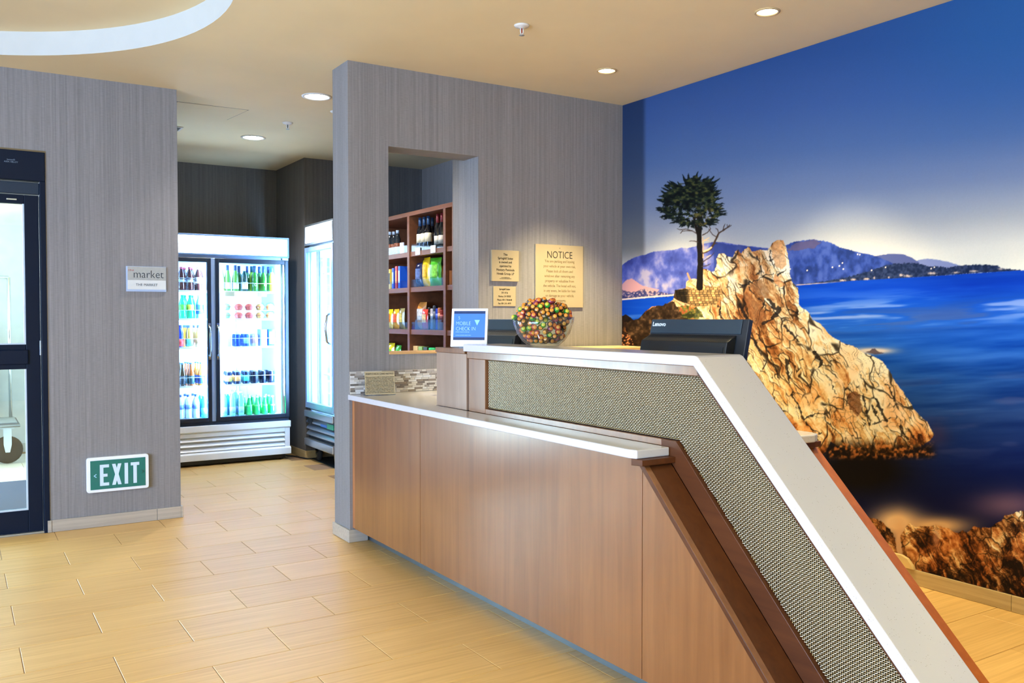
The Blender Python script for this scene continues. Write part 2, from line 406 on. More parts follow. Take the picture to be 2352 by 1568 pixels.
baseboard('baseboard_market', MT['base2'], [(2.8, 8.08, 2.8, 8.93, -1, 0, 9), (2.788, 8.08, XM, 8.08, 0, -1, 0.5)])
baseboard('baseboard_vestibule', pl('pale_base', (176, 176, 170), 0.5), [(-0.25, 10.0, 0.98, 10.0, 0, -1, 0.5), (0.98, 6.3, 0.98, 10.0, -1, 0, 0.5)], h=0.09)

# ---- entrance: sliding glass door in a dark metal frame
door = struct(empty('door_1', (0, 0, 0)))
D = MT['door']
hd = MB(); hd.box(-1.75, 0.4865, YA - 0.01, YA + 0.14, 2.165, 2.342)
hd.build('header', D, door, 0.004)
box('jamb', D, 0.455, 0.4865, YA - 0.008, YA + 0.14, 0.0, 2.165, door, 0.003)
box('transom', pl('dark_blue_metal', (16, 40, 66), 0.35, metal=0.3), -1.75, 0.455, YA + 0.015, YA + 0.1, 2.085, 2.155, door, 0.003)
box('threshold', MT['silver'], -1.75, 0.46, YA + 0.0, YA + 0.14, 0.0, 0.012, door, 0.002)
box('header_edge', pl('bronze_edge', (110, 92, 60), 0.5), -1.75, 0.49, YA - 0.004, YA + 0.0, 2.342, 2.352, door)
text('header_lettering', 'besam®\nASSA ABLOY', 0.013, pl('pale_print', (120, 140, 160), 0.5), (0.305, YA - 0.0115, 2.275), (R(90), 0, 0), door)
def leaf(x0, x1, y):
    lf = MB(); st = 0.079
    lf.box(x0, x0 + st, y, y + 0.045, 0.012, 2.08); lf.box(x1 - st, x1, y, y + 0.045, 0.012, 2.08)
    lf.box(x0 + st, x1 - st, y, y + 0.045, 0.012, 0.147); lf.box(x0 + st, x1 - st, y, y + 0.045, 2.026, 2.08)
    lf.box(x0 + st, x1 - st, y, y + 0.045, 1.016, 1.167)
    o = lf.build('door_leaf', D, door, 0.003)
    rl = MB(); rl.box(x0 + st - 0.01, x1 - st + 0.012, y - 0.012, y, 1.045, 1.135); rl.build('push_rail', D, o, 0.01)
    for z0, z1 in ((0.147, 1.016), (1.167, 2.026)):
        box('pane', MT['pane_ent'], x0 + st, x1 - st, y + 0.018, y + 0.026, z0, z1, o)
        g = MB(); w = 0.009
        g.box(x1 - st - w, x1 - st, y + 0.004, y + 0.018, z0, z1); g.box(x0 + st, x1 - st - w, y + 0.004, y + 0.018, z0, z0 + w)
        g.build('glazing_bead', pl('pale_bead', (190, 205, 215), 0.35), o)
    return o
lf = leaf(-0.56, 0.452, YA + 0.03)
leaf(-1.60, -0.60, YA + 0.06)
box('latch_plate', MT['silver'], 0.28, 0.334, YA + 0.026, YA + 0.03, 2.045, 2.054, lf, 0.001)
box('lock', MT['silver'], 0.447, 0.4545, YA + 0.02, YA + 0.029, 1.10, 1.19, lf, 0.001)
# ================================================================== THE MURAL (a printed picture on the right-hand wall)
# The print is composed in image pixels PX x PY and laid on the wall through the camera's projection.
def make_print():
    LX, LY, WW, HH = 1420, -20, 980, 1450
    PX, PY = np.meshgrid(np.arange(WW) + LX, np.arange(HH) + LY); PX = PX.astype(np.float32); PY = PY.astype(np.float32)
    tab = np.random.default_rng(5).random((8, 256, 256)).astype(np.float32)
    def vn(x, y, k=0):
        xi = np.floor(x).astype(int); yi = np.floor(y).astype(int); fx = x - xi; fy = y - yi
        fx = fx * fx * (3 - 2 * fx); fy = fy * fy * (3 - 2 * fy); t = tab[k % 8]
        g = lambda a, b: t[(yi + b) & 255, (xi + a) & 255]
        return (g(0, 0) * (1 - fx) + g(1, 0) * fx) * (1 - fy) + (g(0, 1) * (1 - fx) + g(1, 1) * fx) * fy
    def fbm(x, y, o=4, k=0, gain=0.5):
        s = 0; a = 1; tot = 0
        for i in range(o):
            s = s + a * vn(x * 2 ** i + 17.3 * i, y * 2 ** i + 9.1 * i, k + i); tot += a; a *= gain
        return s / tot
    def voro(x, y, k=0):
        xi = np.floor(x).astype(int); yi = np.floor(y).astype(int)
        f1 = np.full(x.shape, 9.0, np.float32); f2 = f1.copy(); idv = np.zeros_like(f1)
        for a in (-1, 0, 1):
            for b in (-1, 0, 1):
                cx = xi + a; cy = yi + b
                jx = cx + tab[k % 8][cy & 255, cx & 255]; jy = cy + tab[(k + 1) % 8][cy & 255, cx & 255]
                d = np.hypot(x - jx, y - jy); i = tab[(k + 2) % 8][cy & 255, cx & 255]
                n = d < f1; f2 = np.where(n, f1, np.minimum(f2, d)); idv = np.where(n, i, idv); f1 = np.where(n, d, f1)
        return f1, f2, idv
    ss = lambda a, b, x: (lambda t: t * t * (3 - 2 * t))(np.clip((x - a) / (b - a), 0, 1))
    img = np.zeros((HH, WW, 3), np.float32)
    def lay(col, m, sl=None):
        c = np.asarray(col, np.float32)
        t = img if sl is None else img[sl]
        mm = m[..., None]; t[...] = t * (1 - mm) + c * mm
    def grad(ts, cols, t):
        return np.stack([np.interp(t, ts, [c[i] for c in cols]) for i in range(3)], -1).astype(np.float32)
    def box_of(pts, pad):
        a = np.array(pts, float); x0 = max(int(a[:, 0].min() - pad) - LX, 0); x1 = min(int(a[:, 0].max() + pad) - LX + 2, WW)
        y0 = max(int(a[:, 1].min() - pad) - LY, 0); y1 = min(int(a[:, 1].max() + pad) - LY + 2, HH)
        return (slice(y0, y1), slice(x0, x1))
    def poly(pts, rough=0.0, fr=0.08, k=0):
        """inside mask of a polygon, its outline roughened by noise"""
        sl = box_of(pts, rough + 2); m = np.zeros(PX[sl].shape, np.float32)
        for dx, dy in ((-.25, -.25), (.25, -.25), (-.25, .25), (.25, .25)):
            x = PX[sl] + dx; y = PY[sl] + dy
            if rough: x = x + (fbm(PX[sl] * fr, PY[sl] * fr, 3, k) - .5) * 2 * rough; y = y + (fbm(PX[sl] * fr + 50, PY[sl] * fr, 3, k + 2) - .5) * 2 * rough
            ins = np.zeros(x.shape, bool); n = len(pts)
            for i in range(n):
                (xa, ya), (xb, yb) = pts[i], pts[(i + 1) % n]
                if ya == yb: continue
                c = ((ya > y) != (yb > y)) & (x < (xb - xa) * (y - ya) / (yb - ya) + xa); ins ^= c
            m += ins * .25
        return sl, m
    def stroke(pts, w0, w1, col, rough=0.0, op=1.0):
        sl = box_of(pts, max(w0, w1) + rough + 2); x = PX[sl]; y = PY[sl]
        if rough: x = x + (fbm(x * .15, y * .15, 2, 3) - .5) * 2 * rough; y = y + (fbm(x * .15 + 40, y * .15, 2, 4) - .5) * 2 * rough
        m = np.zeros(x.shape, np.float32); n = len(pts) - 1
        for i in range(n):
            (xa, ya), (xb, yb) = pts[i], pts[i + 1]; L2 = (xb - xa) ** 2 + (yb - ya) ** 2 + 1e-6
            t = np.clip(((x - xa) * (xb - xa) + (y - ya) * (yb - ya)) / L2, 0, 1)
            d = np.hypot(x - xa - t * (xb - xa), y - ya - t * (yb - ya)); w = w0 + (w1 - w0) * (i + t) / n
            m = np.maximum(m, np.clip(w / 2 - d + .5, 0, 1))
        lay(col, m * op, sl)
    # --- sky
    hz = 700 - (PX - 1430) * 0.085
    t = (hz - PY) / 640.0
    img[:] = grad([-.2, .0, .10, .20, .34, .50, .66, .85, 1.2], [(246, 236, 206), (244, 234, 206), (224, 216, 196), (172, 172, 170), (116, 130, 158), (78, 104, 150), (58, 88, 144), (42, 76, 134), (36, 70, 126)], t)
    lay((36, 92, 152), ss(1850, 2352, PX) * ss(.35, .9, t) * .55)
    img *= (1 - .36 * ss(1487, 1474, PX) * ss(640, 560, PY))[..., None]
    img *= (0.985 + 0.03 * fbm(PX * .5, PY * .5, 2, 1))[..., None]
    # --- far mountains
    L = [(1400, 615), (1429, 610), (1440, 600), (1460, 590), (1480, 585), (1500, 578), (1520, 576), (1545, 574), (1558, 571), (1566, 569), (1578, 571), (1595, 566), (1608, 563), (1625, 558), (1640, 556), (1655, 556), (1670, 558), (1690, 561), (1720, 565), (1770, 571), (1806, 566), (1806, 700), (1400, 700)]
    sl, m = poly(L, 1.2, .2); n = fbm(PX[sl] * .05, PY[sl] * .035, 5, 2)
    c = grad([.25, .45, .6, .75], [(52, 62, 128), (72, 84, 158), (112, 116, 178), (168, 158, 178)], n + .10 * ss(600, 660, PY[sl]) - .05)
    lay(c, m, sl)
    Rr = [(1800, 566), (1815, 558), (1828, 555), (1840, 553), (1870, 550), (1890, 553), (1910, 558), (1930, 568), (1955, 575), (1990, 583), (2010, 588), (2030, 585), (2055, 583), (2075, 584), (2095, 592), (2110, 600), (2130, 594), (2150, 596), (2180, 602), (2200, 609), (2240, 640), (1820, 665)]
    far = [(2080, 612), (2110, 597), (2130, 594), (2150, 596), (2180, 602), (2205, 610), (2230, 630), (2080, 640)]
    sl, m = poly(far, .8, .2); lay((128, 136, 172), m, sl)
    mid = [(1990, 583), (2010, 588), (2030, 585), (2042, 583), (2055, 583), (2075, 584), (2095, 592), (2110, 602), (2130, 640), (1960, 640)]
    sl, m = poly(mid, .8, .2); lay((84, 92, 136), m, sl)
    big = [p for p in Rr if p[0] < 1995 and p[1] < 640] + [(2010, 588), (2030, 596), (2050, 604), (2070, 614), (2100, 640), (1820, 665)]
    sl, m = poly(big, 2.0, .25); n = fbm(PX[sl] * .07, PY[sl] * .05, 4, 5)
    lay(grad([.3, .5, .7], [(34, 52, 108), (48, 70, 140), (72, 92, 160)], n), m, sl)
    sl, m = poly([(1806, 575), (1830, 556), (1870, 551), (1885, 556), (1870, 570), (1840, 574)], 3, .2); lay((98, 84, 110), m * .8, sl)
    sl, m = poly([(1680, 562), (1700, 563), (1740, 569), (1770, 572), (1770, 590), (1640, 620), (1640, 557)], 2, .2); lay((46, 62, 124), m * .8, sl)
    # --- headland, woods, pale shore rocks, house lights
    hd = [(1828, 655), (1900, 645), (1940, 638), (1962, 632), (2000, 622), (2028, 611), (2060, 605), (2085, 604), (2100, 604), (2115, 606), (2132, 612), (2165, 613), (2175, 616), (2195, 611), (2230, 608), (2262, 608), (2290, 609), (2300, 616), (2345, 620), (2345, 623), (2250, 627), (2150, 634), (2050, 640), (1960, 645), (1900, 650), (1828, 657)]
    sl, m = poly(hd, 2.4, .35); n = fbm(PX[sl] * .2, PY[sl] * .2, 3, 2); lay(grad([.3, .7], [(22, 34, 62), (50, 62, 92)], n), m, sl)
    for (x, y, w, h) in ((1936, 644, 16, 5), (1960, 642, 14, 6), (1990, 641, 16, 7), (2008, 638, 6, 5), (2042, 637, 5, 5), (2070, 632, 10, 7), (2085, 634, 18, 6), (2140, 628, 26, 6), (2195, 626, 22, 5), (2235, 623, 20, 5), (2300, 618, 16, 4)):
        q = np.hypot((PX - x) / w * 2, (PY - y) / h * 2) + (fbm(PX * .4, PY * .4, 2, 1) - .5) * 1.2
        lay((206, 180, 160), np.clip(1.2 - q, 0, 1))
    stroke([(1830, 655), (1870, 652), (1930, 648)], 2.5, 2, (205, 180, 170))
    for (x, y) in ((1815, 618), (1854, 621), (1928, 611), (1935, 604), (1937, 618), (1970, 584), (1975, 585), (2002, 621), (2034, 614), (2139, 617), (2146, 614), (2310, 617), (1912, 614)):
        lay((255, 236, 206), np.clip(2.2 - np.hypot(PX - x, PY - y), 0, 1))
    # --- sea
    wl_ = np.where(PX < 1830, 686 - (PX - 1429) * .075, np.interp(PX, [1829, 1900, 1960, 2050, 2150, 2250, 2352, 2420], [656, 650, 645, 640, 634, 627, 621, 616]))
    dep = PY - wl_
    base = grad([0, 30, 60, 110, 170, 240, 330, 420, 520, 700], [(6, 62, 168), (4, 62, 176), (14, 78, 184), (34, 96, 190), (20, 80, 170), (22, 70, 142), (24, 54, 112), (8, 28, 86), (4, 12, 56), (4, 8, 34)], dep)
    st = fbm(PX * .006 + 3, (PY + PX * .05) * .075, 4, 3)
    base += ((st - .5) * 70 * np.exp(-((dep - 190) / 190.) ** 2))[..., None] * np.array([1.0, 1.0, .9], np.float32)
    hi = ss(.50, .70, st) * np.exp(-((dep - 78) / 34.) ** 2)
    base = base * (1 - .75 * hi[..., None]) + np.array((160, 176, 216), np.float32) * .75 * hi[..., None]
    gy = ss(.50, .36, st) * np.exp(-((dep - 92) / 26.) ** 2); base = base * (1 - .5 * gy[..., None]) + np.array((96, 104, 140), np.float32) * .5 * gy[..., None]
    pu = ss(.52, .68, fbm(PX * .009, PY * .05, 3, 6)) * ss(200, 280, dep) * ss(470, 360, dep); base = base * (1 - .4 * pu[..., None]) + np.array((70, 72, 118), np.float32) * .4 * pu[..., None]
    m = np.clip(dep + .5, 0, 1)
    # the far shore keeps its outline: the sea only covers what lies below the waterline
    lay(np.clip(base, 0, 255), m)
    # left shore: field, beach, town
    sl, m = poly([(1420, 657), (1432, 650), (1441, 642), (1452, 640), (1461, 645), (1471, 654), (1490, 660), (1514, 665), (1510, 671), (1490, 672), (1470, 669), (1450, 672), (1420, 672)], 1.2, .2); lay((206, 150, 146), m, sl)
    sl, m = poly([(1420, 662), (1450, 672), (1480, 663), (1510, 670), (1553, 676), (1553, 680), (1429, 688), (1420, 688)], 2, .2); n = fbm(PX[sl] * .3, PY[sl] * .3, 2, 1)
    lay(grad([.35, .5, .65], [(44, 48, 90), (90, 80, 110), (196, 160, 150)], n), m * .85, sl)
    stroke([(1425, 688), (1480, 683), (1553, 677)], 3.5, 3, (232, 206, 186))
    # small rock with surf
    q = np.exp(-((PX - 2005) / 46.) ** 2 - ((PY - 806) / 7.) ** 2); lay((226, 206, 186), np.clip(q * 1.3, 0, .95))
    sl, m = poly([(1988, 809), (1998, 806), (2003, 801), (2010, 801), (2014, 806), (2030, 811), (2010, 814)], 1, .2); lay((70, 54, 62), m * .8, sl)
    # dark water round the foot of the rock
    q = np.exp(-((PX - 1980) / 120.) ** 2 - ((PY - 1080) / 62.) ** 2); lay((14, 10, 10), np.clip(q * 1.25, 0, .97))
    q = np.exp(-((PX - 2150) / 30.) ** 2 - ((PY - 1000) / 30.) ** 2); lay((60, 44, 70), q * .6)
    # surf mist above the shore rocks, a violet haze to the right
    q = np.exp(-((PX - 2320) / 90.) ** 2 - ((PY - 1160) / 34.) ** 2); lay((124, 92, 112), q * .75)
    q = np.exp(-((PX - 2060) / 55.) ** 2 - ((PY - 1200) / 34.) ** 2); lay((232, 194, 148), np.clip(q * 1.1, 0, .95))
    q = np.exp(-((PX - 2150) / 72.) ** 2 - ((PY - 1208) / 20.) ** 2); lay((220, 176, 126), np.clip(q * 1.1, 0, .95))
    q = np.exp(-((PX - 2066) / 14.) ** 2 - ((PY - 1250) / 50.) ** 2); lay((214, 166, 120), np.clip(q * 1.1, 0, .9))
    # --- rock faces: one painter for the crag and for the shore
    def rock(sl, m, ang, cell, tone, hue, seed, contrast=1.0):
        x = PX[sl]; y = PY[sl]
        wx = x + (fbm(x * .03, y * .03, 3, seed) - .5) * 26; wy = y + (fbm(x * .03 + 31, y * .03, 3, seed + 1) - .5) * 26
        ca, sa = math.cos(ang), math.sin(ang); s = wx * ca + wy * sa; tt = -wx * sa + wy * ca
        f1, f2, ia = voro(s / (cell * 1.9), tt / (cell * .95), seed); g1, g2, ib = voro(s / (cell * 1.05) + 7, tt / (cell * .27), seed + 3); k1, k2, ic = voro(x / (cell * .30), y / (cell * .26), seed + 1)
        e1 = f2 - f1; e2 = g2 - g1; e3 = k2 - k1
        v = tone(x, y) + contrast * ((ia - .5) * .34 + (ib - .5) * .30 + (ic - .5) * .14 + (fbm(x * .035, y * .035, 4, seed + 4) - .5) * .36 + (fbm(x * .22, y * .22, 3, seed + 5) - .5) * .26 + (fbm(s * .022, tt * .15, 3, seed + 3) - .5) * .55)
        patch = lambda k, lo, hi: ss(lo, hi, fbm(x * .022 + 5 * k, y * .022, 3, seed + k))
        cr = ss(.075, .015, e1) * patch(5, .36, .5); cr = np.maximum(cr, ss(.09, .02, e2) * patch(6, .44, .58) * .85); cr = np.maximum(cr, ss(.16, .03, e3) * patch(2, .58, .70) * .45)
        st_ = np.abs(fbm(s * .012, tt * .17, 2, seed + 1) - .5); cr = np.maximum(cr, ss(.034, .010, st_) * patch(3, .44, .56) * .9)
        hi_ = np.roll(np.roll(cr, 2, 1), -1, 0) * (1 - cr); v = v + .16 * hi_
        c = grad([.02, .2, .38, .56, .72, .9], [(30, 20, 14), (92, 54, 26), (164, 106, 56), (212, 160, 100), (240, 208, 150), (252, 238, 202)], np.clip(v, 0, 1))
        r = hue(x, y) * ss(.40, .64, fbm(x * .02 + 5, y * .02, 3, seed + 2)); c = c * (1 - .5 * r[..., None]) + c * np.array((.95, .70, .48), np.float32) * .5 * r[..., None]
        c = c * (1 - .80 * cr[..., None]) + np.array((26, 18, 14), np.float32) * .80 * cr[..., None] * .6
        lay(c, m, sl)
    crag = [(1400, 720), (1429, 724), (1436, 722), (1446, 727), (1456, 736), (1470, 728), (1482, 714), (1495, 705), (1512, 703), (1522, 706), (1545, 690), (1551, 668), (1576, 662), (1577, 648), (1592, 641), (1602, 640), (1612, 618), (1622, 617), (1632, 624), (1640, 624), (1646, 612), (1647, 592), (1652, 583), (1664, 581), (1672, 588), (1684, 590), (1688, 576), (1697, 573), (1703, 583), (1712, 572), (1719, 567), (1726, 576), (1745, 575), (1763, 574), (1768, 568), (1773, 560), (1784, 553), (1799, 551), (1805, 566), (1810, 578), (1813, 622), (1818, 646), (1832, 662), (1836, 700), (1844, 708), (1858, 716), (1866, 733), (1884, 745), (1896, 758), (1912, 774), (1935, 785), (1948, 792), (1962, 797), (1977, 806), (1994, 814), (2008, 818), (2028, 830), (2036, 840), (2046, 858), (2058, 880), (2072, 898), (2086, 916), (2098, 938), (2116, 958), (2134, 974), (2145, 996), (2138, 1010), (2112, 1026), (2080, 1040), (2040, 1048), (2000, 1044), (1960, 1036), (1930, 1028), (1908, 1014), (1895, 1040), (1800, 1110), (1400, 1110)]
    sl, m = poly(crag, 3.0, .09, 1)
    def edge(x): return np.interp(x, [1640, 1700, 1780, 1813, 1836, 1866, 1935, 2036, 2145], [590, 575, 560, 622, 690, 730, 785, 840, 990])
    def tone(x, y):
        d = y - edge(x)
        v = .66 + .30 * np.exp(-np.clip(d, 0, 900) / 60.) * ss(1800, 1850, x) + .10 * ss(1880, 1960, x) * ss(980, 860, y)
        v = v - .18 * np.exp(-((x - 1760) / 60.) ** 2 - ((y - 700) / 60.) ** 2) - .10 * ss(1000, 1040, y)
        v = v - .75 * ss(1550, 1480, x) * ss(690, 730, y) - .5 * ss(1020, 1060, y - 0 * x)
        v = v - .45 * np.exp(-((x - 2120) / 30.) ** 2 - ((y - 1005) / 22.) ** 2)
        return v
    rock(sl, m, R(62), 46, tone, lambda x, y: np.clip(.5 + ss(760, 1000, y) * .7 + ss(1760, 1660, x) * .4, 0, 1.2), 1)
    # dark clefts of the crag
    K = (24, 20, 20)
    for pts, a, b in (([(1700, 660), (1720, 651), (1745, 640), (1775, 628)], 5, 2), ([(1740, 588), (1743, 605), (1747, 620), (1753, 630)], 5, 2), ([(1785, 632), (1797, 627), (1806, 619)], 6, 3),
                      ([(1700, 700), (1712, 730), (1722, 755), (1735, 785), (1748, 815)], 9, 4), ([(1720, 660), (1735, 680), (1755, 700), (1766, 716)], 3, 3), ([(1766, 690), (1774, 700), (1782, 710), (1790, 705)], 10, 8),
                      ([(1754, 744), (1768, 734), (1780, 726), (1790, 712)], 7, 12), ([(1808, 712), (1820, 716), (1836, 722)], 5, 6), ([(1796, 745), (1812, 760), (1826, 774), (1832, 782)], 5, 7),
                      ([(1770, 575), (1769, 592), (1778, 612)], 3, 2), ([(1740, 770), (1760, 800), (1775, 830), (1790, 870)], 4, 5), ([(1870, 810), (1878, 820), (1888, 830), (1880, 842)], 10, 8), ([(1808, 830), (1806, 850), (1812, 870), (1815, 880)], 9, 5),
                      ([(1820, 905), (1832, 930), (1842, 955), (1846, 968)], 6, 3), ([(1846, 962), (1862, 955), (1885, 950), (1905, 950)], 4, 2), ([(1850, 970), (1866, 985), (1884, 995)], 5, 5), ([(1912, 914), (1930, 915), (1945, 922), (1964, 940), (1980, 960), (1990, 975)], 3, 3),
                      ([(1982, 905), (1985, 930), (1992, 955), (1998, 975)], 5, 5), ([(2004, 974), (2024, 968), (2046, 958)], 3, 2), ([(2012, 918), (2020, 935), (2030, 955), (2036, 965)], 7, 8), ([(2002, 930), (2012, 950), (2018, 968)], 6, 5), ([(2036, 880), (2048, 900), (2056, 920), (2064, 938)], 4, 5),
                      ([(1954, 905), (1946, 918), (1944, 930)], 3, 3), ([(1898, 860), (1910, 880), (1920, 905)], 2, 3), ([(2070, 978), (2076, 995), (2086, 1010)], 5, 4), ([(2088, 985), (2094, 1002), (2104, 1015)], 4, 3), ([(1975, 860), (1985, 880), (1990, 900)], 2, 3), ([(2000, 820), (2004, 832), (2012, 845)], 3, 2),
                      ([(1760, 640), (1780, 655), (1800, 665)], 2, 2), ([(1790, 660), (1796, 690), (1800, 705)], 2, 2), ([(1650, 700), (1660, 740), (1680, 790), (1700, 830)], 5, 4), ([(1905, 920), (1908, 960), (1912, 1000)], 2, 2), ([(1918, 925), (1920, 965), (1918, 1000)], 2, 2)):
        stroke(pts, a * .85, b * .7, K, 4.5, .82)
    # warm smooth slabs
    for pts, col in (([(1776, 562), (1796, 555), (1803, 580), (1806, 605), (1796, 618), (1782, 612), (1774, 590)], (214, 150, 92)), ([(1776, 628), (1792, 640), (1802, 655), (1790, 660), (1778, 645)], (224, 142, 76)), ([(1944, 905), (1960, 898), (1976, 905), (1980, 945), (1970, 958), (1952, 940)], (104, 60, 34)), ([(1706, 670), (1724, 680), (1745, 700), (1764, 728), (1750, 742), (1734, 752), (1718, 715)], (138, 84, 46)), ([(1720, 655), (1748, 642), (1764, 665), (1766, 686), (1744, 680)], (146, 98, 58))):
        sl, m = poly(pts, 3, .12); n = fbm(PX[sl] * .25, PY[sl] * .25, 3, 2)
        lay(np.array(col, np.float32) * (0.72 + .56 * n)[..., None], m * .7, sl)
    # weed at the waterline
    q = ss(1000, 1030, PY - (PX - 1960) * .02) * ss(1060, 1044, PY) * ss(1880, 1910, PX) * ss(2160, 2130, PX); n = fbm(PX * .16, PY * .16, 3, 4)
    lay(grad([.4, .55, .7], [(22, 14, 8), (70, 40, 16), (186, 108, 50)], n), q * .85)
    # the shaded left shoulder and its cobbles
    sl, m = poly([(1440, 742), (1470, 730), (1495, 708), (1548, 692), (1556, 705), (1600, 720), (1560, 760), (1520, 800), (1440, 800)], 4, .1); n = fbm(PX[sl] * .15, PY[sl] * .15, 4, 3)
    lay(grad([.3, .6, .8], [(34, 22, 12), (60, 42, 26), (110, 80, 52)], n), m, sl)
    sl, m = poly([(1400, 762), (1436, 764), (1452, 775), (1454, 830), (1400, 830)], 3, .1); f1, f2, i_ = voro(PX[sl] / 7., PY[sl] / 4.5, 2)
    lay(grad([0, .25, .5], [(250, 196, 140), (190, 110, 60), (40, 24, 16)], f1), m, sl)
    # scrub
    sl, m = poly([(1558, 706), (1580, 702), (1608, 712), (1612, 728), (1590, 736), (1566, 728)], 5, .15); n = fbm(PX[sl] * .25, PY[sl] * .25, 3, 1); n2 = fbm(PX[sl] * .08, PY[sl] * .08, 2, 2)
    lay(grad([.35, .5, .65], [(44, 50, 24), (110, 110, 40), (190, 90, 50)], n * .6 + n2 * .4), m * .85, sl)
    # stone retaining wall
    sl, m = poly([(1550, 666), (1600, 661), (1652, 659), (1660, 672), (1646, 700), (1600, 704), (1556, 690)], 1, .1)
    xx = PX[sl]; yy = PY[sl]; row = np.floor(yy / 5.2); u = xx / 9 + (row % 2) * .5 + vn(row * 3.1, row * 0 + 1) * .8
    mort = np.minimum(np.abs(u - np.floor(u) - .5) * -1 + .5, .5); jn = np.maximum(ss(.14, .03, mort), ss(.34, .5, np.abs(yy / 5.2 - row - .5)))
    n = tab[1][(row.astype(int)) & 255, np.floor(u).astype(int) & 255]; cc = np.array((222, 170, 102), np.float32) * (.62 + .5 * n)[..., None] * (1 - .6 * jn)[..., None]
    lay(cc * (1 - .78 * ss(1588, 1574, xx))[..., None], m, sl)
    # --- the tree
    T = (22, 18, 16)
    stroke([(1607, 660), (1608, 630), (1609, 600), (1607, 570), (1606, 545), (1607, 520), (1610, 500)], 15, 9, T, .8)
    stroke([(1606, 545), (1601, 530), (1597, 515), (1594, 500)], 7, 5, T, .5)
    stroke([(1615, 592), (1615, 560), (1614, 545)], 3, 2, (206, 160, 110), .5)
    stroke([(1614, 580), (1622, 578), (1632, 572), (1640, 560), (1647, 545), (1651, 535), (1660, 530), (1668, 525), (1676, 517)], 6, 2, (70, 52, 38), .8)
    stroke([(1616, 578), (1626, 574), (1634, 568)], 4, 4, (232, 196, 146), .5)
    for pts in ([(1600, 536), (1590, 530), (1578, 530), (1568, 531)], [(1590, 530), (1575, 526), (1562, 528), (1556, 525)], [(1568, 530), (1563, 536)], [(1603, 556), (1594, 553), (1584, 554)], [(1614, 540), (1625, 534), (1632, 526), (1628, 515)], [(1651, 537), (1648, 526), (1644, 524)], [(1660, 530), (1664, 518), (1666, 514)], [(1668, 525), (1680, 518)], [(1647, 545), (1636, 538), (1628, 526)], [(1613, 602), (1622, 596), (1634, 588), (1640, 580)], [(1612, 612), (1624, 610), (1632, 606)], [(1640, 560), (1648, 560)], [(1660, 528), (1672, 522), (1670, 515)]):
        stroke(pts, 2.2, 1.2, (66, 50, 42), .8)
    for pts in ([(1614, 556), (1622, 550), (1630, 546)], [(1618, 552), (1628, 553)], [(1624, 590), (1632, 586)]): stroke(pts, 2.5, 1.5, (228, 186, 130), .6)
    stroke([(1579, 628), (1584, 640), (1588, 646)], 4, 5, (196, 140, 96), .5)
    out = [(1532, 424), (1545, 422), (1560, 425), (1574, 421), (1573, 412), (1582, 410), (1590, 404), (1602, 402), (1606, 412), (1612, 418), (1622, 414), (1634, 408), (1630, 416), (1646, 415), (1638, 424), (1636, 432), (1640, 440), (1648, 442), (1640, 452), (1648, 458), (1638, 464), (1652, 468), (1660, 472), (1655, 482), (1660, 490), (1652, 498), (1645, 506), (1640, 516), (1625, 514), (1612, 522), (1602, 514), (1590, 520), (1576, 520), (1558, 514), (1562, 506), (1548, 510), (1552, 500), (1535, 500), (1524, 505), (1530, 492), (1524, 485), (1512, 482), (1520, 474), (1522, 460), (1521, 445), (1530, 440), (1534, 432)]
    feather = (vn(PX * .07, PY * .24, 2) - .5) * 20 + (vn(PX * .25, PY * .45, 4) - .5) * 11
    sl, m0 = poly(out, 14)
    x = PX[sl]; y = PY[sl]
    P2, Q2 = x + feather[sl], y + feather[sl] * .35
    ins = np.zeros(x.shape, bool); n = len(out)
    for i in range(n):
        (xa, ya), (xb, yb) = out[i], out[(i + 1) % n]
        if ya == yb: continue
        ins ^= ((ya > Q2) != (yb > Q2)) & (P2 < (xb - xa) * (Q2 - ya) / (yb - ya) + xa)
    rt = random.Random(9)
    for i in range(n):
        (xa, ya), (xb, yb) = out[i], out[(i + 1) % n]
        for q in range(rt.choice([1, 2, 3])):
            u = rt.random(); px_, py_ = xa + (xb - xa) * u, ya + (yb - ya) * u
            dx, dy = px_ - 1588, (py_ - 468) * .55; dl = math.hypot(dx, dy) + 1e-6; ln = rt.uniform(5, 13)
            stroke([(px_ - dx / dl * 12, py_ - dy / dl * 10 + 3), (px_, py_), (px_ + dx / dl * ln, py_ + dy / dl * ln - rt.uniform(0, 4))], 7, 1.2, (16, 24, 22), 1.5)
    hole = ss(.62, .68, fbm(x * .16, y * .24, 3, 6)) * ss(450, 500, y)
    mm = ins.astype(np.float32); mm = (mm + np.roll(mm, 1, 0) + np.roll(mm, 1, 1) + np.roll(np.roll(mm, 1, 0), 1, 1)) / 4 * (1 - hole)
    nn = fbm(x * .14, y * .25, 4, 3); warm = ss(455, 500, y) * ss(1575, 1610, x)
    c = grad([.3, .5, .62, .75], [(8, 12, 14), (18, 26, 22), (40, 50, 32), (74, 76, 40)], nn + warm * .12)
    c = c + (warm * ss(.5, .7, fbm(x * .09, y * .12, 3, 7)))[..., None] * np.array((42, 26, 8), np.float32)
    lay(np.clip(c, 0, 255), mm, sl)
    # --- shore rocks in the near corner
    def tone2(x, y): return .25 + .22 * ss(.45, .7, fbm(x * .035, y * .022, 3, 2)) - .28 * ss(1270, 1340, y) + .12 * ss(2250, 2352, x) * ss(1300, 1200, y)
    A = [(1990, 1186), (2006, 1191), (2022, 1196), (2034, 1206), (2041, 1213), (2055, 1235), (2059, 1262), (2070, 1300), (2040, 1330), (1980, 1240)]
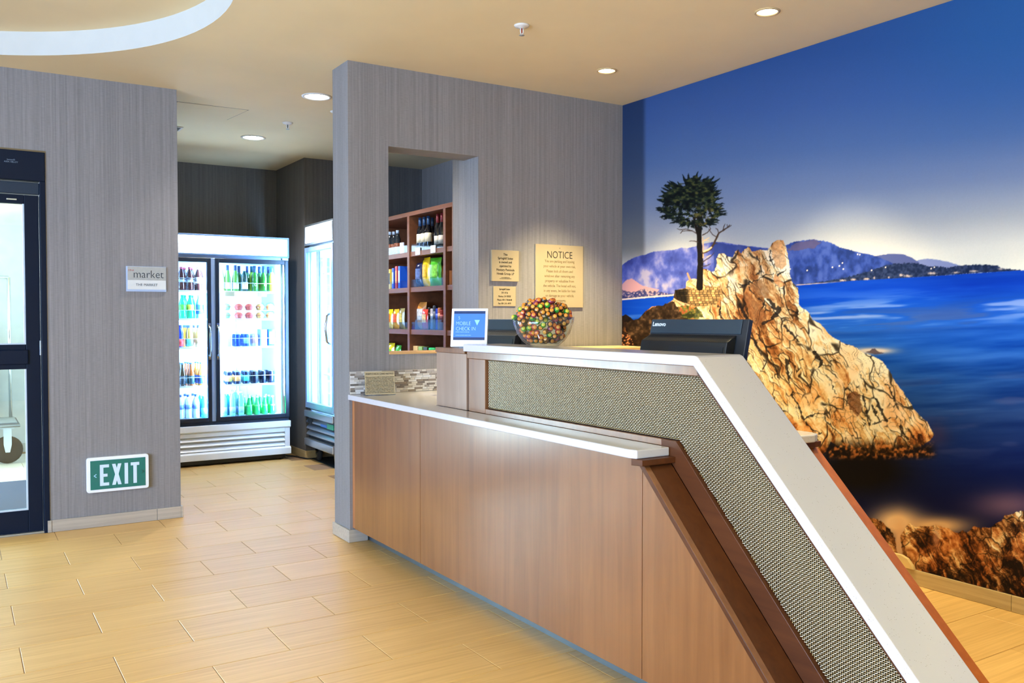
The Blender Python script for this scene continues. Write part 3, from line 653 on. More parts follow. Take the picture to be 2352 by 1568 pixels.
    Bq = [(2074, 1280), (2069, 1240), (2070, 1227), (2080, 1211), (2090, 1202), (2104, 1209), (2135, 1209), (2151, 1206), (2178, 1213), (2192, 1223), (2200, 1224), (2210, 1219), (2222, 1224), (2239, 1208), (2255, 1213), (2273, 1211), (2286, 1204), (2300, 1196), (2308, 1184), (2318, 1182), (2326, 1182), (2343, 1173), (2352, 1174), (2400, 1168), (2400, 1430), (2060, 1430)]
    for pp, sd in ((A, 3), (Bq, 5)):
        sl, m = poly(pp, 3.5, .12, 2); rock(sl, m, R(58), 24, tone2, lambda x, y: 1.1 + 0 * x, sd)
    q = np.exp(-((PX - 2150) / 8.) ** 2 - ((PY - 1235) / 22.) ** 2); lay((150, 112, 96), q * .6)
    return img, LX, LY

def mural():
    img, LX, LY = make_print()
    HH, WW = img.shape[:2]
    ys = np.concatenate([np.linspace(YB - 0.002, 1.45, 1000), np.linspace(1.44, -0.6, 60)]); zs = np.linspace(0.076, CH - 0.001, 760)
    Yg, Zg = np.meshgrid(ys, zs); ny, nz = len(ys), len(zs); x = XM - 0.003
    # the print is drawn in image pixels; this matrix, the camera's projection, carries wall metres (y, z, 1) to those pixels
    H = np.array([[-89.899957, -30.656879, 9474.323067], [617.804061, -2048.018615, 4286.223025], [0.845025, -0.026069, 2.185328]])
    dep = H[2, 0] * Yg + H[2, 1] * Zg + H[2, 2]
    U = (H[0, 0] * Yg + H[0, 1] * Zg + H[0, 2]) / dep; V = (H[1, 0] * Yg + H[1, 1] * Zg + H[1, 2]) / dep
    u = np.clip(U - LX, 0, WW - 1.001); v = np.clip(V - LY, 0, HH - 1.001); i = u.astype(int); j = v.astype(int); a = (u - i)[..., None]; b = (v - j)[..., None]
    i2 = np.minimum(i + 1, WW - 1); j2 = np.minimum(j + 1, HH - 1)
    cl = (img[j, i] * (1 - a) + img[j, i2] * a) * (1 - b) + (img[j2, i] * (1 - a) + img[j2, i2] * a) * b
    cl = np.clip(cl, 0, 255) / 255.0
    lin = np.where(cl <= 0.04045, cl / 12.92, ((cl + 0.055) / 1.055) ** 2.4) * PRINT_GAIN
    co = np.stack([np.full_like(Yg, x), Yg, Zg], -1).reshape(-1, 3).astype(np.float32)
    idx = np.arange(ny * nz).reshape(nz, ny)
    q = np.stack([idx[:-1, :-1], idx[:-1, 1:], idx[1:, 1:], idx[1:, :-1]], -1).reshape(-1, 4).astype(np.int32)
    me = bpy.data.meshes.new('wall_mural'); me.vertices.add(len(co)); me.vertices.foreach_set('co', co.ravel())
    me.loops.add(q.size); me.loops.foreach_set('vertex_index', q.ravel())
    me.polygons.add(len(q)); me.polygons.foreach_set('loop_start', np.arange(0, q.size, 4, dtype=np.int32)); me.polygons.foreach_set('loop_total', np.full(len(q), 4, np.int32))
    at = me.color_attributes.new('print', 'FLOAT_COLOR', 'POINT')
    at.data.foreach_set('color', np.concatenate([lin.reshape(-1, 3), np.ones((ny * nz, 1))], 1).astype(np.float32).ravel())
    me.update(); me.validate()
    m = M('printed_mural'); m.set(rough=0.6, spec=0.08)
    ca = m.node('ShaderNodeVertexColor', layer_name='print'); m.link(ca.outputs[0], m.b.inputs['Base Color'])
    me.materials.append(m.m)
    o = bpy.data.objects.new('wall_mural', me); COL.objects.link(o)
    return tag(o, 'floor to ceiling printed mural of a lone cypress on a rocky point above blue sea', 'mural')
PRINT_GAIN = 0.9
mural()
# ================================================================== THE RECEPTION DESK
WD, WE = MT['wood'], MT['wood_end']
desk = thing('reception_desk', 'brown stained wood reception desk with sloping end and woven metal front', 'desk', (0, 0, 0))
SL = 1.47                                       # the body's sloping end lies in y - z = SL
box('end_stile', wood('end_stile_maple', (150, 92, 50), (186, 122, 74), rough=0.35), 1.982, 2.02, 4.868, 4.904, 0.086, 0.846, desk, 0.002)
for i, (ya, yb) in enumerate(((4.0015, 4.866), (2.3015, 3.9985))):
    box('front_panel', WD, 1.98, 2.004, ya, yb, 0.086, 0.846, desk, 0.0012)
MB().prism([(2.2985, 0.086), (2.2985, 0.8285), (SL + 0.087, 0.086)], 'x', 1.98, 2.004).build('front_panel', WD, desk, 0.0012)
bd = MB(); bd.box(2.006, 2.1, 2.30, 4.9, 0.09, 0.845)
bd.prism([(2.30, 0.09), (2.30, 0.828), (SL + 0.0925, 0.09)], 'x', 2.006, 2.1); bd.build('carcass', MT['black'], desk)
MB().prism([(SL + 0.001, 0.0), (SL + 0.845, 0.844), (SL + 0.87, 0.844), (SL + 0.025, 0.0)], 'x', 1.979, 2.104).build('sloping_end_panel', WE, desk, 0.0015)
MB().prism([(2.272, 0.846), (2.272, 0.826), (2.33, 0.822), (2.33, 0.846)], 'x', 1.955, 2.108).build('end_lip', WE, desk, 0.002)
box('toe_kick', plain('toe_kick_metal', (146, 162, 176), 0.34, 0.9, 0.04, 20), 2.085, 2.10, 1.60, 4.902, 0.0, 0.0865, desk)
# upper front: a frame of rails round the woven metal
UX = 2.105
box('bottom_rail', WD, UX, UX + 0.02, 2.345, 3.566, 0.877, 0.9005, desk, 0.0015)
fr = MB(); fr.prism([(SL + 0.002, 0.0), (2.3445, 0.8745), (2.3445, 0.9005), (2.271, 0.9005), (1.3735, 0.003)], 'x', UX, UX + 0.02); fr.build('sloping_rail', WE, desk, 0.0015)
box('top_rail', WD, UX, UX + 0.02, 2.166, 3.74, 1.132, 1.1645, desk, 0.0015)
box('post', WD, UX, UX + 0.02, 3.567, 3.722, 0.8775, 1.1315, desk, 0.0015)
MB().prism([(2.1655, 1.1315), (2.175, 1.1645), (1.012, 0.002), (1.03, 0.002), (2.1615, 1.1315)], 'x', UX, UX + 0.02).build('edge_rail', WE, desk)
MB().prism([(3.566, 0.9), (3.566, 1.1315), (2.16, 1.1315), (1.03, 0.004), (1.375, 0.004), (2.271, 0.9)], 'x', UX + 0.030, UX + 0.036).build('backing', pl('dark_backing', (44, 36, 26), 0.7), desk)
cr_ = MB(); cr_.prism([(3.735, 0.878), (3.735, 1.1645), (2.178, 1.1645), (1.014, 0.0), (1.47, 0.0), (2.348, 0.878)], 'x', UX + 0.037, 2.292); cr_.build('upper_carcass', WE, desk)
# the plain box at the far end, with its own lid
box('end_box', wood('end_box_maple', (134, 104, 84), (168, 138, 116), rough=0.3, coat=0.3, coatr=0.25), UX, 2.30, 3.745, 4.06, 0.8775, 1.1525, desk, 0.002)
box('end_box_lid', WD, UX - 0.004, 2.33, 3.757, 4.066, 1.153, 1.1775, desk, 0.002)
# staff side body
sb = MB(); sb.prism([(4.9, 0.0), (4.9, 0.8455), (SL + 0.866, 0.8455), (SL + 0.021, 0.0)], 'x', 2.312, 2.868); sb.build('staff_side_body', WE, desk)
MB().prism([(SL, 0.0), (SL + 0.826, 0.826), (SL + 0.846, 0.826), (SL + 0.02, 0.0)], 'x', 2.311, 2.87).build('sloping_end_panel', wood('staff_end_maple', (146, 76, 22), (176, 98, 36), 'y', 0.4), desk, 0.0015)
MB().prism([(2.262, 0.846), (2.262, 0.824), (2.33, 0.820), (2.33, 0.846)], 'x', 2.311, 2.86).build('end_lip', WE, desk, 0.002)

# woven metal: crimped wires crossing over and under, joined
def weave():
    py, pz, r, amp = 0.0074, 0.0062, 0.0020, 0.0019
    x0 = UX + 0.017; V = []; F = []; base = 0
    SD = 5; ang = np.arange(SD) * 2 * np.pi / SD
    def wire(P, D):
        nonlocal base
        n = len(P)
        T = np.gradient(P, axis=0); T /= np.linalg.norm(T, axis=1, keepdims=True) + 1e-9
        A = np.cross(T, D); A /= np.linalg.norm(A, axis=1, keepdims=True); B = np.cross(T, A)
        ring = P[:, None, :] + r * (np.cos(ang)[None, :, None] * A[:, None, :] + np.sin(ang)[None, :, None] * B[:, None, :])
        V.append(ring.reshape(-1, 3)); i = np.arange(n - 1)[:, None] * SD + np.arange(SD)[None, :]; j = np.arange(n - 1)[:, None] * SD + (np.arange(SD) + 1) % SD
        F.append((np.stack([i, j, j + SD, i + SD], -1) + base).reshape(-1, 4)); base += n * SD
    k = 0; z = 0.006
    while z < 1.129:                                       # wires running along the desk
        lo = (z + 1.375) if z < 0.90 else (z + 1.03)
        lo_, hi_ = z + 1.031, (z + 1.369 if z < 0.902 else 3.562)
        m0 = math.ceil(lo_ / (py / 2)); m1 = math.floor(hi_ / (py / 2))
        mm = np.arange(m0, m1 + 1); y = mm * py / 2
        ph = np.where(mm % 2 == 0, np.where(((mm // 2) + k) % 2 == 0, 1.0, -1.0), 0.0)
        wire(np.stack([x0 - amp * ph, y, np.full(len(y), z)], 1), np.array([[0, 0, 1.0]])); z += pz; k += 1
    a = 0
    for m in range(math.ceil(1.04 / py), math.floor(3.560 / py) + 1):      # wires running up
        y = m * py; zl = max(0.003, y - 1.369) if y < 2.27 else 0.902
        zh = min(1.130, y - 1.031)
        k0 = math.ceil((zl - 0.006) / (pz / 2)); k1 = math.floor((zh - 0.006) / (pz / 2))
        if k1 - k0 < 2: continue
        kk = np.arange(k0, k1 + 1); z = 0.006 + kk * pz / 2
        ph = np.where(kk % 2 == 0, np.where(((kk // 2) + m) % 2 == 0, -1.0, 1.0), 0.0)
        wire(np.stack([x0 - amp * ph, np.full(len(z), y), z], 1), np.array([[0, 1.0, 0]]))
    V_ = np.concatenate(V).astype(np.float32); F_ = np.concatenate(F).astype(np.int32)
    me = bpy.data.meshes.new('woven_mesh'); me.vertices.add(len(V_)); me.vertices.foreach_set('co', V_.ravel())
    me.loops.add(F_.size); me.loops.foreach_set('vertex_index', F_.ravel()); me.polygons.add(len(F_))
    me.polygons.foreach_set('loop_start', np.arange(0, F_.size, 4, dtype=np.int32)); me.polygons.foreach_set('loop_total', np.full(len(F_), 4, np.int32))
    me.polygons.foreach_set('use_smooth', np.ones(len(F_), bool)); me.update(); me.validate(); me.materials.append(MT['mesh'])
    o = bpy.data.objects.new('woven_mesh', me); COL.objects.link(o); join(o, desk); tag(o, kind='stuff')
weave()

# worktops
lw = MB(); lw.prism([(1.955, 4.904), (1.945, 2.335), (1.955, 2.30), (2.103, 2.30), (2.103, 4.07), (2.86, 4.07), (2.86, 4.904)], 'z', 0.8465, 0.877)
tag(lw.build('lower_worktop', MT['quartz'], bevel=0.004), 'low pale quartz worktop along the lobby side of the desk', 'countertop')
uw = MB(); uw.prism([(3.756, 1.2), (2.168, 1.2), (2.155, 1.195), (0.961, 0.001), (1.0105, 0.001), (2.1745, 1.165), (3.756, 1.165)], 'x', 2.092, 2.31)
tag(uw.build('upper_countertop', MT['quartz'], bevel=0.004), 'high pale quartz counter that folds down the sloping end to the floor', 'countertop')
sw = MB(); sw.prism([(2.311, 4.068), (2.311, 2.255), (2.80, 2.245), (2.838, 2.262), (2.855, 2.30), (2.86, 4.068)], 'z', 0.8465, 0.877)
tag(sw.build('staff_worktop', MT['quartz'], bevel=0.005), 'pale quartz worktop behind the desk, on the mural side', 'countertop')

# back cabinet against the notice wall
bc = thing('back_cabinet', 'tan topped back cabinet under the notices, behind the desk', 'cabinet')
box('body', WE, 3.02, 3.95, 4.55, 4.89, 0.0, 1.108, bc)
box('cabinet_top', pl('tan_laminate', (206, 178, 126), 0.35), 3.0, 3.985, 4.53, 4.893, 1.1085, 1.134, bc, 0.003)

# mosaic splashback: every little stone a piece
mos = thing('mosaic_splashback', 'grey, white and brown mosaic tile strip on the wall above the low worktop', 'splashback', (0, 0, 0))
box('grout_bed', pl('mosaic_grout', (190, 182, 170), 0.8), 1.968, 2.62, YB - 0.005, YB - 0.001, 0.8775, 1.012, mos)
cols = [(226, 224, 220), (196, 192, 186), (150, 142, 134), (118, 108, 100), (174, 166, 158), (206, 200, 190), (136, 124, 112), (214, 208, 196)]
mm_ = [pl('mosaic_stone_%d' % i, c, 0.25) for i, c in enumerate(cols)]
rr = random.Random(3); rows = 11; rh = (1.011 - 0.879) / rows
for k in range(rows):
    x = 1.969 - rr.random() * 0.03
    while x < 2.60:
        w = rr.choice([0.03, 0.042, 0.055, 0.048]); xa, xb = max(x, 1.969) + 0.0008, min(x + w, 2.60) - 0.0008
        if xb - xa > 0.006:
            t = rr.choice([0.0, 0.0008, 0.0015]); mt = rr.choice(mm_)
            box('stone', mt, xa, xb, YB - 0.0072 - t, YB - 0.0045, 0.879 + k * rh + 0.0008, 0.879 + (k + 1) * rh - 0.0008, mos)
        x += w

# ================================================================== ON THE DESK
# card notice in a bent acrylic stand
ang = math.atan2(-(4.852 - 4.951), 2.197 - 2.038)
nt = thing('card_notice', 'small printed card notice in a bent stand on the low worktop, before the mosaic', 'sign', (2.10, 4.76, 0.8775), R(-14))
NR = (R(90 - 14), 0, 0)
b = MB(); b.box(-0.088, 0.088, -0.0015, 0.0015, 0.0, 0.137); b.build('card', MT['sign'], nt, rot=(R(-14), 0, 0), loc=(0, 0.0, 0.004))
b = MB(); b.box(-0.09, 0.09, 0.0017, 0.0037, 0.0, 0.138); b.build('stand_back', MT['acryl'], nt, rot=(R(-14), 0, 0), loc=(0, 0.0, 0.003))
b = MB(); b.box(-0.09, 0.09, -0.002, 0.085, 0.0, 0.003); b.build('stand_foot', MT['acryl'], nt)
def on_card(u, v): return (u, 0.0 - 0.0022 + (v) * math.sin(R(14)), 0.004 + v * math.cos(R(14)))
text('heading', 'DEBIT/CHECK CARD NOTICE', 0.0125, MT['ink'], on_card(0, 0.123), NR, nt)
body = 'When you present a debit or check card at check-in\nfunds for the length of your stay will be placed on\nhold: room rate, taxes, resort charges, if any, and\nincidentals. This hold reduces the balance of funds\navailable in your account. Your bank may not release\nthe hold for up to ten business days after check-out.\nWe are not responsible for any returned checks or\nany fees that result from the hold. To avoid a hold,\nplease present a credit card at check-in. If you use\na debit card to settle your bill the hold stays until\nyour own bank or card issuer lifts it. Please ask at\nthe desk if you have any questions about this notice.'
text('print', body, 0.0079, MT['ink'], on_card(0, 0.058), NR, nt, line=1.06)

# three wall notices
def plaque(label, x0, x1, z0, z1, t=0.006):
    return tag(MB().box(x0, x1, YB - t, YB - 0.0005, z0, z1).build('wall_notice', MT['sign'], bevel=0.001), label, 'sign')
WR = (R(90), 0, 0)
p = plaque('large cream NOTICE sign about parking, on the wall nearest the mural', 3.279, 3.673, 1.40, 1.821, 0.012)
text('heading', 'NOTICE', 0.068, MT['ink'], (3.476, YB - 0.0125, 1.752), WR, p, offset=-0.0006, sx=0.86)
text('print', 'You are parking and leaving\nyour vehicle at your own risk.\nPlease lock all doors and\nwindows after removing any\nproperty or valuables from\nthe vehicle. The hotel will not,\nin any event, be liable for loss\nor damage to your vehicle\nor property.', 0.0262, MT['ink2'], (3.476, YB - 0.0125, 1.578), WR, p, offset=-0.0002, sx=0.84, line=1.26)
MB().lathe([(0.0, 0), (0.0025, 0.0), (0.0025, 0.0008)], 8).build('pin', MT['ink'], p, loc=(3.476, YB - 0.0125, 1.80), rot=(R(90), 0, 0))
p = plaque('square cream ownership notice on the wall, upper of the smaller two', 2.937, 3.144, 1.567, 1.768, 0.016)
text('print', 'This\nSpringhill Suites\nis owned and\noperated by\nMontery Peninsula\nHotels Group, LP', 0.0215, MT['ink'], (3.0405, YB - 0.0165, 1.678), WR, p, sx=0.86, line=1.16)
text('small_print', 'www.springhillsuites.com\nmontereypeninsulahotelsgroup.com', 0.0062, MT['ink'], (3.0405, YB - 0.0165, 1.588), WR, p, line=1.2)
p = plaque('smallest cream address notice on the wall, below the ownership notice', 2.954, 3.126, 1.405, 1.533)
text('print', 'Springhill Suites\n215 10 St\nMarina, CA 93933\nPhone: 831-718-8640\nFax: 831-241-4979', 0.0155, MT['ink'], (3.04, YB - 0.0065, 1.469), WR, p, sx=0.84, line=1.5)

# signs on the left wall
p = thing('market_sign', 'small grey and white sign reading the market, on the left wall', 'sign', (1.064, YA - 0.001, 1.5))
b = MB().box(-0.123, 0.121, -0.008, 0.0, 0.0, 0.163).build('backplate', pl('pale_blue_edge', (176, 194, 222), 0.3), p, 0.001)
box('upper_plate', plain('brushed_sign', (168, 170, 166), 0.4, 0.1, 0.05, 60), -0.115, 0.117, -0.0115, -0.008, 0.074, 0.161, p)
box('lower_plate', pl('pale_sign', (212, 214, 210), 0.4), -0.115, 0.117, -0.0115, -0.008, 0.014, 0.0738, p)
text('lettering', 'market', 0.072, pl('slate_ink', (36, 48, 60), 0.5), (0.011, -0.012, 0.111), WR, p, offset=-0.0009, sx=0.90)
text('red_lettering', 't h e', 0.017, pl('red_ink', (196, 72, 66), 0.5), (-0.094, -0.012, 0.138), WR, p)
text('small_lettering', 'THE MARKET', 0.0225, pl('grey_ink', (92, 100, 108), 0.5), (0.0, -0.012, 0.044), WR, p)
p = thing('exit_sign', 'green EXIT sign in a white frame, low on the left wall', 'sign', (0.877, YA - 0.001, 0.335))
b = MB(); w, h = 0.184, 0.111
b.prism([(-w + .015, -h), (w - .015, -h), (w - .004, -h + .004), (w, -h + .015), (w, h - .015), (w - .004, h - .004), (w - .015, h), (-w + .015, h), (-w + .004, h - .004), (-w, h - .015), (-w, -h + .015), (-w + .004, -h + .004)], 'y', -0.030, 0.0)
b.build('frame', MT['white_pl'], p, 0.004)
g = M('exit_green'); g.set(color=s2l((8, 112, 104)), rough=0.22, coat=0.4)
box('face', g.m, -w + 0.021, w - 0.021, -0.0315, -0.0295, -h + 0.019, h - 0.019, p)
LT = MB(); y0, y1 = -0.0335, -0.0312; L_ = []
def bar(x0, x1, z0, z1): LT.box(x0, x1, y0, y1, z0, z1)
zb, zt = -0.070, 0.064; sw_ = 0.0205
bar(-0.108, -0.108 + sw_, zb, zt); bar(-0.0875, -0.055, zt - 0.019, zt); bar(-0.0875, -0.064, -0.013, 0.005); bar(-0.0875, -0.055, zb, zb + 0.019)
for a, c in (((-0.037, zt), (0.0185, zb)), ((0.0185, zt), (-0.037, zb))):
    d = sw_ * (1 if a[0] < c[0] else -1)
    LT.prism([a, (a[0] + d, a[1]), (c[0], c[1]), (c[0] - d, c[1])][::(1 if d > 0 else -1)], 'y', y0 + (0.0003 if d > 0 else 0), y1)
bar(0.037, 0.037 + sw_, zb, zt); bar(0.074, 0.125, zt - 0.019, zt); bar(0.0893, 0.0893 + sw_, zb, zt - 0.019)
LT.build('lettering', pl('exit_letter', (206, 226, 246), 0.4), p)
ch = MB(); ch.prism([(-0.130, 0.008), (-0.145, -0.004), (-0.130, -0.016), (-0.126, -0.013), (-0.138, -0.004), (-0.126, 0.005)], 'y', -0.0328, -0.0312)
ch.build('left_chevron', pl('pale_chevron', (150, 210, 240), 0.4), p)
ch = MB(); ch.prism([(0.142, 0.012), (0.157, 0.0), (0.142, -0.012), (0.139, -0.009), (0.149, 0.0), (0.139, 0.009)], 'y', -0.0328, -0.0312)
ch.build('right_chevron', pl('deep_green', (4, 84, 72), 0.3), p)

# check-in tablet on a stand
tb = thing('check_in_tablet', 'white framed tablet reading MOBILE CHECK IN at the far end of the desk', 'tablet', (2.175, 3.845, 1.178), R(-41))
TR = R(-12)
def tpart(name, mat, x0, x1, z0, z1, ya, yb, bev=0.0): return MB().box(x0, x1, ya, yb, z0, z1).build(name, mat, tb, bev, loc=(0, 0, 0.004), rot=(TR, 0, 0))
tpart('frame', MT['white_pl'], -0.093, 0.093, 0.0, 0.196, -0.010, 0.006, 0.003)
tpart('bezel_screen', emit('screen_dark_band', (10, 50, 100), 0.12, 0.2), -0.080, 0.080, 0.034, 0.182, -0.0112, -0.0099)
sc_ = M('screen_blue'); sc_.set(color=s2l((40, 100, 220)), em=s2l((70, 130, 255)), es=0.26, rough=0.2)
tpart('screen', sc_.m, -0.080, 0.080, 0.048, 0.168, -0.0118, -0.0111)
tpart('home_button', pl('pale_grey', (214, 222, 224), 0.4), -0.006, 0.006, 0.010, 0.016, -0.0108, -0.0098)
def ton(u, v): return (u, -0.0122 * math.cos(TR) - (v) * math.sin(TR) * 1.0, 0.004 + v * math.cos(TR) + -0.0122 * math.sin(TR))
tink = emit('screen_print', (150, 196, 250), 0.38)
TXR = (R(90) + TR, 0, 0)
text('screen_lettering', 'MOBILE\nCHECK IN', 0.027, tink, ton(-0.068, 0.104), TXR, tb, align='LEFT', offset=-0.0006, ext=0.0003, sx=0.82)
text('screen_lettering', '5', 0.022, tink, ton(-0.058, 0.146), TXR, tb, align='LEFT', offset=-0.0005, ext=0.0003)
text('screen_small_print', 'Available through the mobile app', 0.0052, tink, ton(-0.068, 0.075), TXR, tb, align='LEFT', ext=0.0002)
text('screen_small_print', 'marriott.com/mobile check-in is here', 0.0052, tink, ton(-0.068, 0.058), TXR, tb, align='LEFT', ext=0.0002)
tr_ = MB(); tr_.prism([(0.026, 0.136), (0.053, 0.136), (0.0395, 0.108)][::-1], 'y', -0.0124, -0.0117); tr_.build('screen_triangle', emit('screen_shape', (120, 180, 250), 0.36), tb, loc=(0, 0, 0.004), rot=(TR, 0, 0))
st = MB(); st.prism([(0.006, 0.0), (0.10, 0.0), (0.10, 0.006), (0.02, 0.010), (0.035, 0.12), (0.030, 0.12), (0.006, 0.01)], 'x', -0.05, 0.05); st.build('stand', pl('grey_stand', (150, 160, 164), 0.4), tb)

# two all-in-one computers seen from behind, on the staff worktop
def computer(label, loc, rz, words=None, tilt=12):
    c = thing('computer', label, 'computer', loc, rz)
    # local: x along the screen, +y towards the staff, back of the machine faces -y
    def pt(o): return o
    Wd, Hh = 0.53, 0.335
    T = R(tilt)
    z0 = 0.118
    def P(name, mat, poly, x0, x1, bev=0.003): return MB().prism(poly, 'x', x0, x1).build(name, mat, c, bev, loc=(0, 0, z0), rot=(-T, 0, 0))
    P('screen_housing', MT['black2'], [(0.0, 0.0), (0.024, 0.0), (0.024, Hh), (0.0, Hh)], -Wd / 2, Wd / 2)
    box_ = MB().box(-Wd / 2 + 0.01, Wd / 2 - 0.01, 0.0241, 0.0255, 0.012, Hh - 0.012); box_.build('display', pl('dark_display', (10, 12, 16), 0.15), c, loc=(0, 0, z0), rot=(-T, 0, 0))
    P('back_plate', pl('slate_plastic', (40, 54, 64), 0.38), [(-0.004, Hh - 0.062), (-0.0005, Hh - 0.062), (-0.0005, Hh - 0.002), (-0.004, Hh - 0.002)], -Wd / 2 + 0.004, Wd / 2 - 0.03)
    P('rear_cover', MT['black'], [(-0.001, Hh - 0.066), (-0.050, Hh - 0.105), (-0.050, 0.06), (-0.02, 0.02), (-0.001, 0.02)], -Wd / 2 + 0.006, Wd / 2 - 0.05)
    gr = MB()
    for i in range(46):
        x = -Wd / 2 + 0.02 + i * 0.0098
        a = Vector((-0.004, Hh - 0.0705)); d = Vector((-0.046, -0.0345))
        gr.add([(x, -0.0052, Hh - 0.0688), (x + 0.005, -0.0052, Hh - 0.0688), (x + 0.005, -0.0482, Hh - 0.1030), (x, -0.0482, Hh - 0.1030)], [(0, 1, 2, 3)])
    gr.build('vent_slots', pl('vent_shade', (4, 5, 7), 0.9), c, loc=(0, 0, z0), rot=(-T, 0, 0))
    P('port_cover', pl('port_blue_black', (12, 20, 32), 0.3), [(-0.0515, Hh - 0.125), (-0.0515, 0.10), (-0.0502, 0.10), (-0.0502, Hh - 0.125)], -0.09, 0.20, 0.0)
    b = MB(); b.box(-0.11, 0.11, -0.09, 0.11, 0.0, 0.012); b.build('stand_foot', MT['black'], c, 0.004)
    b = MB(); b.prism([(-0.02, 0.012), (0.015, 0.012), (-0.005, 0.22), (-0.035, 0.22)], 'x', -0.05, 0.05); b.build('stand_neck', MT['black'], c, 0.003)
    if words:
        v = Hh - 0.024
        y = -0.0046
        loc2 = (-Wd / 2 + 0.052, y * math.cos(T) + v * math.sin(T), z0 + v * math.cos(T) - y * math.sin(T))
        text('lettering', words, 0.026, pl('white_print', (226, 230, 232), 0.4), loc2, (R(90) - T, 0, 0), c, offset=0.0006)
    return c
computer('black all-in-one computer seen from behind, Lenovo printed on its back, before the mural'.replace('Lenovo', 'white lettering'), (2.545, 2.69, 0.8775), R(-90 + 4), 'Lenovo', 13)
computer('black all-in-one computer seen from behind, standing beyond the white tablet', (2.56, 4.28, 0.8775), R(-90 + 8), None, 13)

# glass bowl heaped with lollipops
BC = (2.212, 3.24, 1.2005)
pf = [(0.0, 0.0), (0.055, 0.0), (0.068, 0.004), (0.095, 0.026), (0.118, 0.058), (0.132, 0.095), (0.138, 0.131), (0.1345, 0.131), (0.1285, 0.096), (0.1145, 0.061), (0.092, 0.031), (0.066, 0.012), (0.0, 0.010)]
bw = tag(MB().lathe(pf, 40).build('candy_bowl', MT['bowl'], loc=BC), 'clear glass bowl on the high counter, heaped with wrapped lollipops', 'bowl')
ball = [(0.0, -0.0135), (0.0065, -0.0118), (0.0115, -0.0068), (0.0135, 0.0), (0.0120, 0.0062), (0.0086, 0.0104), (0.0080, 0.0106)]
cap = [(0.0088, 0.0098), (0.0084, 0.0124), (0.0060, 0.0134), (0.0, 0.0136)]
kinds = [('dark', (70, 62, 40), (244, 140, 40), 'olive wrapped lollipop with an orange top among the heap in the glass bowl'), ('plum', (150, 54, 82), (246, 128, 44), 'plum wrapped lollipop with an orange top among the heap in the glass bowl'),
         ('green', (44, 150, 52), (206, 196, 60), 'green wrapped lollipop with a yellow top among the heap in the glass bowl'), ('red', (196, 44, 36), (248, 150, 48), 'red wrapped lollipop with an orange top among the heap in the glass bowl'), ('brown', (120, 70, 36), (250, 160, 60), 'brown wrapped lollipop with a pale orange top among the heap in the glass bowl')]
protos = []
for k, c1, c2, lab in kinds:
    m1 = plain('wrapper_' + k, c1, 0.16, var=0.35, scale=120, coat=0.6); m2 = plain('wrapper_top_' + k, c2, 0.25, var=0.3, scale=160, coat=0.3)
    o = MB().lathe(ball, 10).build('lollipop', m1); tag(o, lab, 'lollipop', 'lollipops in the glass bowl')
    MB().lathe(cap, 9).build('wrapper_top', m2, o); protos.append(o)
rl = random.Random(21); pts = []
def inside(x, y, z):
    r = math.hypot(x, y)
    if z < 0.024: return False
    if z <= 0.128:
        lim = np.interp(z, [0.010, 0.031, 0.061, 0.096, 0.131], [0.0, 0.090, 0.112, 0.126, 0.132]) - 0.0155
        return r < lim
    zz = (z - 0.120) / 0.092
    return zz < 1 and r < 0.136 * math.sqrt(max(0, 1 - zz ** 1.7)) - 0.006
tries = 0
while tries < 24000 and len(pts) < 330:
    tries += 1
    x, y, z = rl.uniform(-.132, .132), rl.uniform(-.132, .132), rl.uniform(0.024, 0.212)
    if not inside(x, y, z): continue
    # only the outer shell can be seen
    if inside(x * 1.28, y * 1.28, z + 0.026 if z > 0.12 else z) and inside(x, y, z + 0.034) and math.hypot(x, y) < 0.075: continue
    if any((x - p[0]) ** 2 + (y - p[1]) ** 2 + (z - p[2]) ** 2 < 0.0232 ** 2 for p in pts): continue
    pts.append((x, y, z))
pts = [p for p in pts if -0.56 * p[0] - 0.83 * p[1] > (-0.055 if p[2] < 0.15 else -0.09)]
used = set()
for p in pts:
    k = rl.choices(range(5), [34, 26, 14, 5, 21])[0]
    o = protos[k] if k not in used else copy(protos[k]); used.add(k)
    o.location = (BC[0] + p[0], BC[1] + p[1], BC[2] + p[2])
    across = p[0] * 0.83 - p[1] * 0.56
    side = 'at the far left' if across < -0.085 else ('left of centre' if across < -0.03 else ('in the middle' if across < 0.03 else ('right of centre' if across < 0.085 else 'at the far right')))
    lev = 'on the crest of the heap' if p[2] > 0.172 else ('just above the rim' if p[2] > 0.128 else ('just below the rim' if p[2] > 0.08 else 'low behind the glass'))
    o['label'] = '%s lollipop with %s top, %s, %s' % (['olive', 'plum', 'green', 'red', 'brown'][k], ['an orange', 'an orange', 'a yellow', 'an orange', 'a peach'][k], lev, side)
    d = Vector((p[0] - 0.35 * 0.6, p[1] - 0.35, max(p[2] - 0.07, -0.02))) + Vector((rl.uniform(-.3, .3), rl.uniform(-.3, .3), rl.uniform(-.3, .3))) * 0.8
    if rl.random() < 0.75: d = Vector((-0.55, -0.83, 0.15)) + Vector((p[0], p[1], p[2] - 0.09)) * 4 + Vector((rl.uniform(-.5, .5), rl.uniform(-.5, .5), rl.uniform(-.4, .4)))
    o.rotation_euler = d.to_track_quat('Z', 'Y').to_euler()
near = min((o for o in COL.objects if o.name.startswith('lollipop')), key=lambda o: (o.location - Vector((2.146, 3.165, 1.262))).length)
stk = MB().tube([(2.130, 3.150, 1.240), near.location], 0.0022, 6).build('stick', MT['white_pl'])
stk.parent = near; stk.matrix_parent_inverse = Matrix.LocRotScale(near.location, near.rotation_euler, None).inverted()
near['label'] = 'lollipop low at the front of the bowl with its white stick showing'
